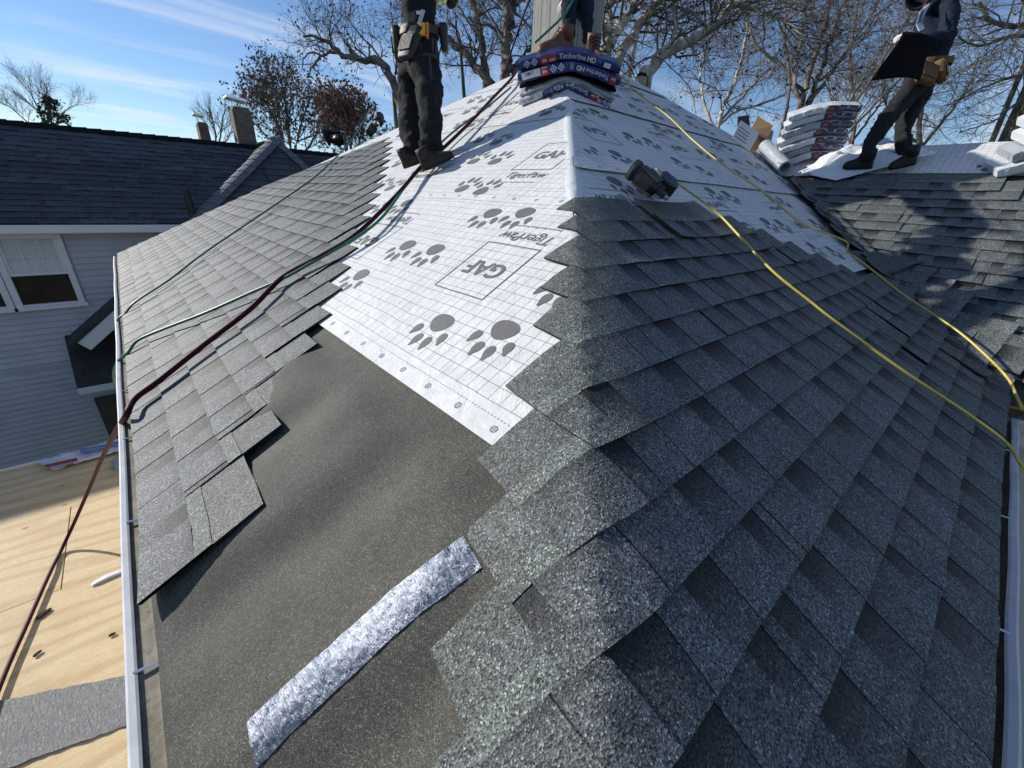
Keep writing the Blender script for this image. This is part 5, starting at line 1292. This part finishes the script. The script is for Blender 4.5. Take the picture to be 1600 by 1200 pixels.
# opened cardboard box
D0 = hitR(1178, 236)@CF; Bx = lambda x, y, dd=0: atD(x, y, D0+dd)
cb_ = thing('cardboard_box', 'opened cardboard box with a white printed side, left of the tall bundle stack', 'box', hitR(1180, 236))
def panel(name, P, mat):
    P = [np.array(p) for p in P]; n_ = np.cross(P[1]-P[0], P[3]-P[0]); n_ /= np.linalg.norm(n_)
    o = slab(name, P, n_, cb_, mat, th=.006); return o
panel('side', [Bx(1143, 216), Bx(1171, 236), Bx(1187, 208, .05), Bx(1158, 188, .05)], M['card_white']); panel('flap', [Bx(1172, 205, .06), Bx(1198, 218, .02), Bx(1208, 196, .12), Bx(1184, 181, .2)], M['card'])
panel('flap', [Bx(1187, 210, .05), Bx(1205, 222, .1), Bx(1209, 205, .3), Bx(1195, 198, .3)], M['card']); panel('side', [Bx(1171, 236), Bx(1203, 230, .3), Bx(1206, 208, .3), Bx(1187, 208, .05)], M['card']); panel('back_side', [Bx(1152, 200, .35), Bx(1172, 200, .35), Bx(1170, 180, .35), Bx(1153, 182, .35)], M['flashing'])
for i in range(4):
    a = Bx(1158+2*i, 200+4*i, -.004+.03); V_ = []
    p0, p1 = np.array([1156+3.2*0, 197+5*i]), np.array([1176, 209+5*i]); 
    pts = [Bx(1155-i*2.2, 197+i*5, .02-.006*i), Bx(1172-i*2.2, 209+i*5, .02-.006*i)]
    MB().tube(pts, .004, 4).build('print_line', M['grey_ink'], cb_)

# ------------------------------------------------------------------ trees
def tubes_mesh(paths, rads, sides):
    """paths (N,K,3), rads (N,K) -> verts, quads"""
    N, K = rads.shape
    T = np.gradient(paths, axis=1); T /= np.linalg.norm(T, axis=2, keepdims=True)+1e-9
    ref = np.where(np.abs(T[..., 2:3]) < .85, np.array([0, 0, 1.]), np.array([1., 0, 0])); u = np.cross(T, ref); u /= np.linalg.norm(u, axis=2, keepdims=True)+1e-9; v = np.cross(T, u)
    a = np.arange(sides)*2*np.pi/sides
    Vv = paths[:, :, None, :]+rads[:, :, None, None]*(u[:, :, None, :]*np.cos(a)[None, None, :, None]+v[:, :, None, :]*np.sin(a)[None, None, :, None])
    idx = np.arange(N*K*sides).reshape(N, K, sides); nx_ = np.roll(idx, -1, axis=2)
    Q = np.stack([idx[:, :-1], nx_[:, :-1], nx_[:, 1:], idx[:, 1:]], -1).reshape(-1, 4)
    return Vv.reshape(-1, 3), Q
def mesh_np(name, Vs, Qs, mats, parent, mid=None):
    off = 0; QQ = []
    for Vv, Q in zip(Vs, Qs): QQ.append(Q+off); off += len(Vv)
    Vv = np.concatenate(Vs); Q = np.concatenate(QQ); me = bpy.data.meshes.new(name)
    me.vertices.add(len(Vv)); me.vertices.foreach_set('co', Vv.astype(np.float32).ravel()); me.loops.add(Q.size); me.loops.foreach_set('vertex_index', Q.astype(np.int32).ravel())
    me.polygons.add(len(Q)); me.polygons.foreach_set('loop_start', np.arange(0, Q.size, 4, dtype=np.int32)); 
    for mm in mats: me.materials.append(mm)
    if mid is not None: me.polygons.foreach_set('material_index', np.concatenate(mid).astype(np.int32))
    me.update(calc_edges=True); me.validate()
    o = bpy.data.objects.new(name, me); link(o, parent); return o
def sprout(paths, rads, n, L, spread, up, K, rk, wig, tmin=.2, rmax=.2, rmin=.004, tg=None):
    N, P_, _ = paths.shape; seg = np.linalg.norm(np.diff(paths, axis=1), axis=2).sum(1); pr_ = seg/seg.sum()
    i = tg.choice(N, n, p=pr_); t = tmin+(1-tmin)*tg.random(n)**.8; f = t*(P_-1); k = np.minimum(f.astype(int), P_-2); fr_ = (f-k)[:, None]
    p0 = paths[i, k]*(1-fr_)+paths[i, k+1]*fr_; tan = paths[i, k+1]-paths[i, k]; tan /= np.linalg.norm(tan, axis=1, keepdims=True)+1e-9; r0 = rads[i, k]*(1-fr_[:, 0])+rads[i, k+1]*fr_[:, 0]
    rnd = tg.normal(size=(n, 3)); rnd -= tan*(rnd*tan).sum(1, keepdims=True); rnd /= np.linalg.norm(rnd, axis=1, keepdims=True)
    ang = np.radians(tg.uniform(*spread, n))[:, None]; d = tan*np.cos(ang)+rnd*np.sin(ang); d[:, 2] += up; d /= np.linalg.norm(d, axis=1, keepdims=True)
    ln = tg.uniform(*L, n)*(1.15-.6*t); st = ln/(K-1); pts = [p0]
    for q in range(K-1):
        d = d+tg.normal(size=(n, 3))*wig; d[:, 2] += up*.10; d /= np.linalg.norm(d, axis=1, keepdims=True); pts.append(pts[-1]+d*st[:, None])
    rr = np.clip(r0*rk, rmin, rmax)[:, None]*np.linspace(1, .35, K)[None, :]
    return np.stack(pts, 1), rr
def leaves(paths, n, size, tg):
    N, K, _ = paths.shape; i = tg.integers(0, N, n); k = tg.integers(max(1, K//2), K, n); c = paths[i, k]+tg.normal(size=(n, 3))*size*.8
    a = tg.normal(size=(n, 3)); a /= np.linalg.norm(a, axis=1, keepdims=True); b_ = np.cross(a, tg.normal(size=(n, 3))); b_ /= np.linalg.norm(b_, axis=1, keepdims=True); s = size*tg.uniform(.6, 1.3, n)[:, None]
    Vv = np.stack([c-a*s-b_*s*.25, c+b_*s*.5, c+a*s, c-b_*s*.55], 1).reshape(-1, 3); return Vv, np.arange(n*4).reshape(n, 4)
def tree(label, limbs, D, lv, mat, seed, base=None, leaf=None, group=None, name='bare_tree', twig=None):
    """limbs: pixel polylines with radii in metres, carried into space at distance D; they spring from a trunk standing on the ground"""
    tg = np.random.default_rng(seed); K0 = 18; Ps = []; Rs = []
    for (px, r0, r1, d0, d1) in limbs:
        n = len(px); pts = [atD(x, y, D+d0+(d1-d0)*i/(n-1)) for i, (x, y) in enumerate(px)]; c = spline(pts, 8)
        ix = np.linspace(0, len(c)-1, K0); a = np.floor(ix).astype(int); a = np.minimum(a, len(c)-2); f = (ix-a)[:, None]; c = c[a]*(1-f)+c[a+1]*f
        c[1:-1] += tg.normal(size=(K0-2, 3))*r0*.25; Ps.append(c); Rs.append(np.linspace(r0, r1, K0)**1.0)
    foot = Ps[0][0].copy() if base is None else atD(*base, D); foot[2] = GROUND
    t = thing(name, label, 'tree', foot, group)
    tv = []; tq = []
    for c in Ps:
        if np.linalg.norm(c[0][:2]-Ps[0][0][:2]) > 1.2 and c is not Ps[0]: continue
        q_ = np.stack([foot*(1-k)+c[0]*k+np.array([.05*math.sin(k*5), 0, 0]) for k in np.linspace(0, 1, K0)])
        tv.append(q_); 
    r_t = max(l[1] for l in limbs)
    TV, TQ = tubes_mesh(np.stack(tv), np.stack([np.linspace(r_t*1.35, l[1], K0) for l in limbs][:len(tv)]), 9)
    A, R2 = np.stack(Ps), np.stack(Rs); LV, LQ = tubes_mesh(A, R2, 8)
    mesh_np('trunk', [TV, LV], [TQ, LQ], [mat], t)
    Vs, Qs, mid = [], [], []
    par, pr_ = A, R2; lastp = None
    for li, (n, L, sp_, up, K_, rk, wig, sides, rmx) in enumerate(lv):
        par2, pr2 = sprout(par, pr_, n, L, sp_, up, K_, rk, wig, .15 if li else .12, rmx, .0045, tg)
        Vv, Q = tubes_mesh(par2, pr2, sides); Vs.append(Vv); Qs.append(Q); mid.append(np.zeros(len(Q))); par, pr_ = par2, pr2; lastp = par2
    if leaf: Vv, Q = leaves(lastp, leaf[0], leaf[1], tg); Vs.append(Vv); Qs.append(Q); mid.append(np.ones(len(Q)))
    mesh_np('crown', Vs, Qs, [twig or mat]+([leaf[2]] if leaf else []), t, mid)
    return t
BD, BP, BF = M['bark_dark'], M['bark_pale'], M['bark_far']
def lvl(a, b_, c, L=(1.2, 2.6), up=.12):
    a, b_, c = int(a*.85), int(b_*.56), int(c*.46)
    return [(a, L, (25, 75), up, 9, .34, .20, 4, .032), (b_, (.6, 1.4), (25, 80), up*.8, 7, .5, .24, 3, .013), (c, (.3, .8), (25, 80), up*.5, 5, .7, .28, 3, .0065)]
tree('pale mottled tree whose long bright limb arches over the ridge right of the chimney', [(((1003, 122), (1020, 105), (1045, 78), (1080, 62), (1112, 45), (1130, 22), (1150, 6), (1185, -14)), .15, .07, 0, .6), (((1148, 8), (1195, 20), (1230, 36), (1262, 66)), .06, .03, .5, .2), (((1020, 106), (1022, 88), (1048, 66), (1055, 40), (1050, 10)), .05, .03, 0, -.6)], 10, lvl(60, 900, 3600, (1.5, 3.4)), BP, 11, leaf=(500, .05, M['leaf_brown']), twig=BD)
tree('pale twin limbed tree rising directly behind the chimney and bundles', [(((944, 86), (955, 62), (976, 30), (995, 0), (1010, -40)), .14, .10, 0, 0), (((962, 104), (978, 72), (1000, 40), (1022, 8), (1050, -30)), .12, .08, .2, .5), (((950, 70), (951, 40), (952, 0), (950, -50)), .10, .08, 0, .3), (((1000, 40), (1025, 14), (1060, 12), (1085, 25), (1110, 44)), .05, .02, .3, .3), (((920, 38), (935, 42), (950, 46)), .07, .07, -.2, 0)], 9.6, lvl(56, 800, 3000, (1.4, 3.0)), BP, 12, leaf=(400, .05, M['leaf_brown']), twig=BD)
tree('dark forked tree between the left worker and the chimney', [(((792, 118), (790, 70), (794, 25), (784, -30)), .15, .12, 0, 0), (((794, 25), (808, -2), (828, -40)), .10, .08, 0, .2), (((806, 104), (822, 84), (845, 58)), .07, .04, 0, .2), (((790, 60), (770, 42), (745, 36), (720, 22)), .05, .02, 0, .3)], 11, lvl(46, 560, 1900, (1.0, 2.4)), BD, 13, leaf=(250, .045, M['leaf_brown']))
tree('slanting brown tree with two stems right of the left worker', [(((770, 134), (745, 104), (722, 80), (696, 58), (660, 30)), .12, .07, 0, 0), (((762, 128), (756, 90), (750, 45), (736, 0), (728, -40)), .11, .08, .1, .2), (((722, 80), (715, 50), (700, 30), (698, 0)), .04, .02, 0, .2)], 12, lvl(44, 520, 1900, (1.0, 2.4)), BD, 14, leaf=(260, .045, M['leaf_brown']))
tree('bare tree whose crooked branch arches out to the left of the left worker', [(((630, 178), (616, 130), (604, 106), (588, 95), (562, 92), (540, 87), (524, 76), (510, 64), (494, 57), (474, 57)), .13, .03, 0, 0), (((536, 86), (520, 82), (502, 87), (488, 104), (479, 122)), .05, .02, 0, 0), (((551, 90), (546, 74), (538, 66)), .05, .03, 0, 0), (((578, 93), (577, 80), (576, 66)), .035, .02, 0, 0), (((500, 85), (485, 82), (474, 92), (472, 110)), .03, .012, 0, .1), (((616, 130), (620, 90), (612, 40)), .05, .03, .3, .5)], 12.5, lvl(50, 460, 1500, (.7, 2.0), .2), BD, 15, leaf=(420, .045, M['leaf_brown']))
tree('dark many stemmed tree behind the tall bundle stack', [(((1252, 165), (1262, 125), (1276, 80), (1291, 30), (1300, -40)), .10, .06, 0, 0), (((1262, 162), (1284, 105), (1300, 60), (1322, -10)), .09, .05, .1, .3), (((1250, 165), (1241, 120), (1252, 60), (1264, -10)), .075, .045, 0, .3), (((1266, 160), (1305, 105), (1348, 45), (1385, -20)), .07, .04, .1, -.3), (((1230, 170), (1234, 125), (1226, 60), (1228, 0)), .05, .03, .3, .3), (((1258, 150), (1220, 100), (1180, 70), (1165, 0)), .05, .03, .3, .8)], 13, lvl(70, 850, 3200, (1.2, 2.8)), BD, 16, leaf=(500, .05, M['leaf_brown']))
tree('thin leaning dark saplings left of the right worker', [(((1300, 232), (1338, 160), (1385, 85), (1430, 10)), .045, .025, 0, 0), (((1292, 226), (1318, 175), (1350, 120), (1400, 40)), .04, .02, .2, .3), (((1310, 226), (1365, 165), (1420, 110), (1460, 60)), .035, .018, .1, .2)], 12, lvl(40, 420, 1700, (.8, 2.0)), BD, 17, leaf=(300, .04, M['leaf_brown']))
tree('bare spreading tree at the right edge behind the right worker', [(((1640, 60), (1600, 42), (1572, 40), (1546, 30), (1530, 4)), .09, .04, 0, 0), (((1620, 56), (1590, 55), (1560, 62), (1530, 72), (1496, 56)), .06, .02, 0, .2), (((1640, 100), (1590, 118), (1540, 135), (1480, 165)), .05, .015, 0, .3), (((1650, 140), (1600, 155), (1550, 190), (1500, 205)), .05, .012, .2, .2), (((1660, 40), (1640, 0), (1600, -40)), .08, .05, 0, 0)], 12, lvl(80, 950, 3600, (1.2, 3.0), .06), BD, 18, leaf=(400, .04, M['leaf_brown']))
tree('pale grey tree in the middle distance right of the long arching limb', [(((1120, 215), (1128, 170), (1150, 120), (1165, 60), (1172, 10)), .10, .04, 0, 0), (((1118, 205), (1100, 160), (1095, 100), (1110, 40)), .07, .03, 0, .5), (((1125, 190), (1170, 140), (1200, 110), (1230, 100)), .06, .03, .2, 0), (((1120, 200), (1150, 175), (1200, 160), (1240, 140)), .05, .02, .2, 0)], 17, lvl(80, 1100, 4600, (1.6, 3.6)), BP, 19, leaf=(500, .06, M['leaf_brown']), twig=BF)
tree('bare tree in the distance behind the legs of the right worker', [(((1440, 240), (1436, 190), (1450, 130), (1440, 60), (1450, 0)), .09, .04, 0, 0), (((1440, 230), (1480, 180), (1510, 140), (1530, 90)), .06, .03, 0, .4), (((1440, 230), (1400, 190), (1380, 150), (1390, 80)), .06, .03, .2, .4)], 16, lvl(80, 1100, 4600, (1.6, 3.4)), BD, 20, leaf=(250, .05, M['leaf_brown']), twig=BF)
tree('bare tree in the distance filling the sky over the right roof edge', [(((1330, 235), (1335, 170), (1328, 90), (1340, 0)), .09, .04, 0, 0), (((1330, 225), (1300, 160), (1290, 100)), .05, .03, 0, .4), (((1332, 220), (1370, 170), (1400, 130)), .05, .03, 0, .4)], 18, lvl(70, 900, 3800, (1.6, 3.4)), BF, 24, leaf=(300, .06, M['leaf_brown']))
tree('bushy tree with dry leaves behind the neighbouring chimney', [(((452, 262), (440, 215), (420, 170), (398, 140)), .08, .03, 0, 0), (((455, 262), (452, 210), (446, 160), (440, 122)), .08, .03, 0, .5), (((458, 262), (466, 215), (478, 170), (490, 140)), .07, .03, 0, .2), (((450, 262), (425, 225), (400, 195), (388, 180)), .06, .02, 0, .4), (((460, 262), (485, 225), (505, 195), (520, 175)), .06, .02, 0, .4), (((456, 262), (436, 200), (425, 150), (428, 118)), .05, .02, .5, 1)], 19, [(70, (.9, 2.0), (15, 55), .2, 8, .5, .14, 4, .05), (900, (.5, 1.2), (15, 60), .15, 6, .6, .18, 3, .022), (2600, (.3, .7), (20, 60), .12, 4, .7, .2, 3, .014)], BD, 21, leaf=(3600, .085, plain('dull red grey leaves', (.17, .115, .095), .8, .2, var=.5, scale=2)))
tree('smaller reddish leafed tree beside the bushy one, left of the worker', [(((545, 265), (540, 225), (528, 195), (520, 170)), .07, .03, 0, 0), (((548, 265), (550, 220), (548, 185), (545, 155)), .07, .03, 0, .3), (((552, 265), (560, 225), (566, 200), (566, 178)), .06, .03, 0, .1)], 18, [(46, (.7, 1.4), (15, 60), .15, 8, .5, .16, 4, .05), (600, (.4, .9), (20, 65), .1, 6, .6, .2, 3, .02), (1700, (.25, .55), (20, 65), .1, 4, .7, .2, 3, .013)], BD, 22, leaf=(3400, .085, plain('russet leaves', (.19, .115, .095), .8, .2, var=.5, scale=2)))
tree('far wispy bare tree above the left end of the neighbouring roof', [(((70, 215), (64, 180), (50, 150), (34, 130)), .08, .02, 0, 0), (((74, 215), (76, 180), (74, 150), (70, 130)), .08, .02, 0, 0), (((78, 215), (90, 188), (106, 170), (122, 164)), .06, .015, 0, .5), (((68, 215), (42, 190), (16, 168), (-6, 158)), .06, .015, 0, .5)], 34, [(60, (1.0, 2.4), (12, 45), .28, 8, .45, .10, 3, .04), (700, (.7, 1.6), (12, 50), .2, 6, .55, .14, 3, .018), (1500, (.4, 1.0), (15, 50), .15, 4, .7, .16, 3, .011)], M['bark_far'], 23)
tree('dark evergreen bush poking above the neighbouring ridge at the left', [(((82, 215), (80, 185), (78, 160)), .12, .04, 0, 0), (((85, 215), (90, 190), (88, 172)), .08, .03, 0, 0)], 33, [(40, (.5, 1.1), (30, 80), .1, 6, .5, .2, 3, .04), (260, (.3, .7), (30, 80), .0, 5, .6, .2, 3, .02)], BD, 25, leaf=(420, .15, M['leaf_green']), name='evergreen_tree')
tree('small far bare tree between the two neighbouring chimneys', [(((338, 240), (336, 205), (330, 182), (318, 170)), .09, .03, 0, 0), (((340, 240), (346, 205), (348, 185), (352, 175)), .08, .03, 0, 0), (((339, 240), (360, 210), (368, 200)), .06, .02, 0, 0)], 40, [(46, (1.4, 2.8), (15, 50), .2, 8, .5, .12, 3, .05), (500, (.8, 1.6), (15, 50), .2, 6, .6, .15, 3, .025)], M['bark_far'], 26)
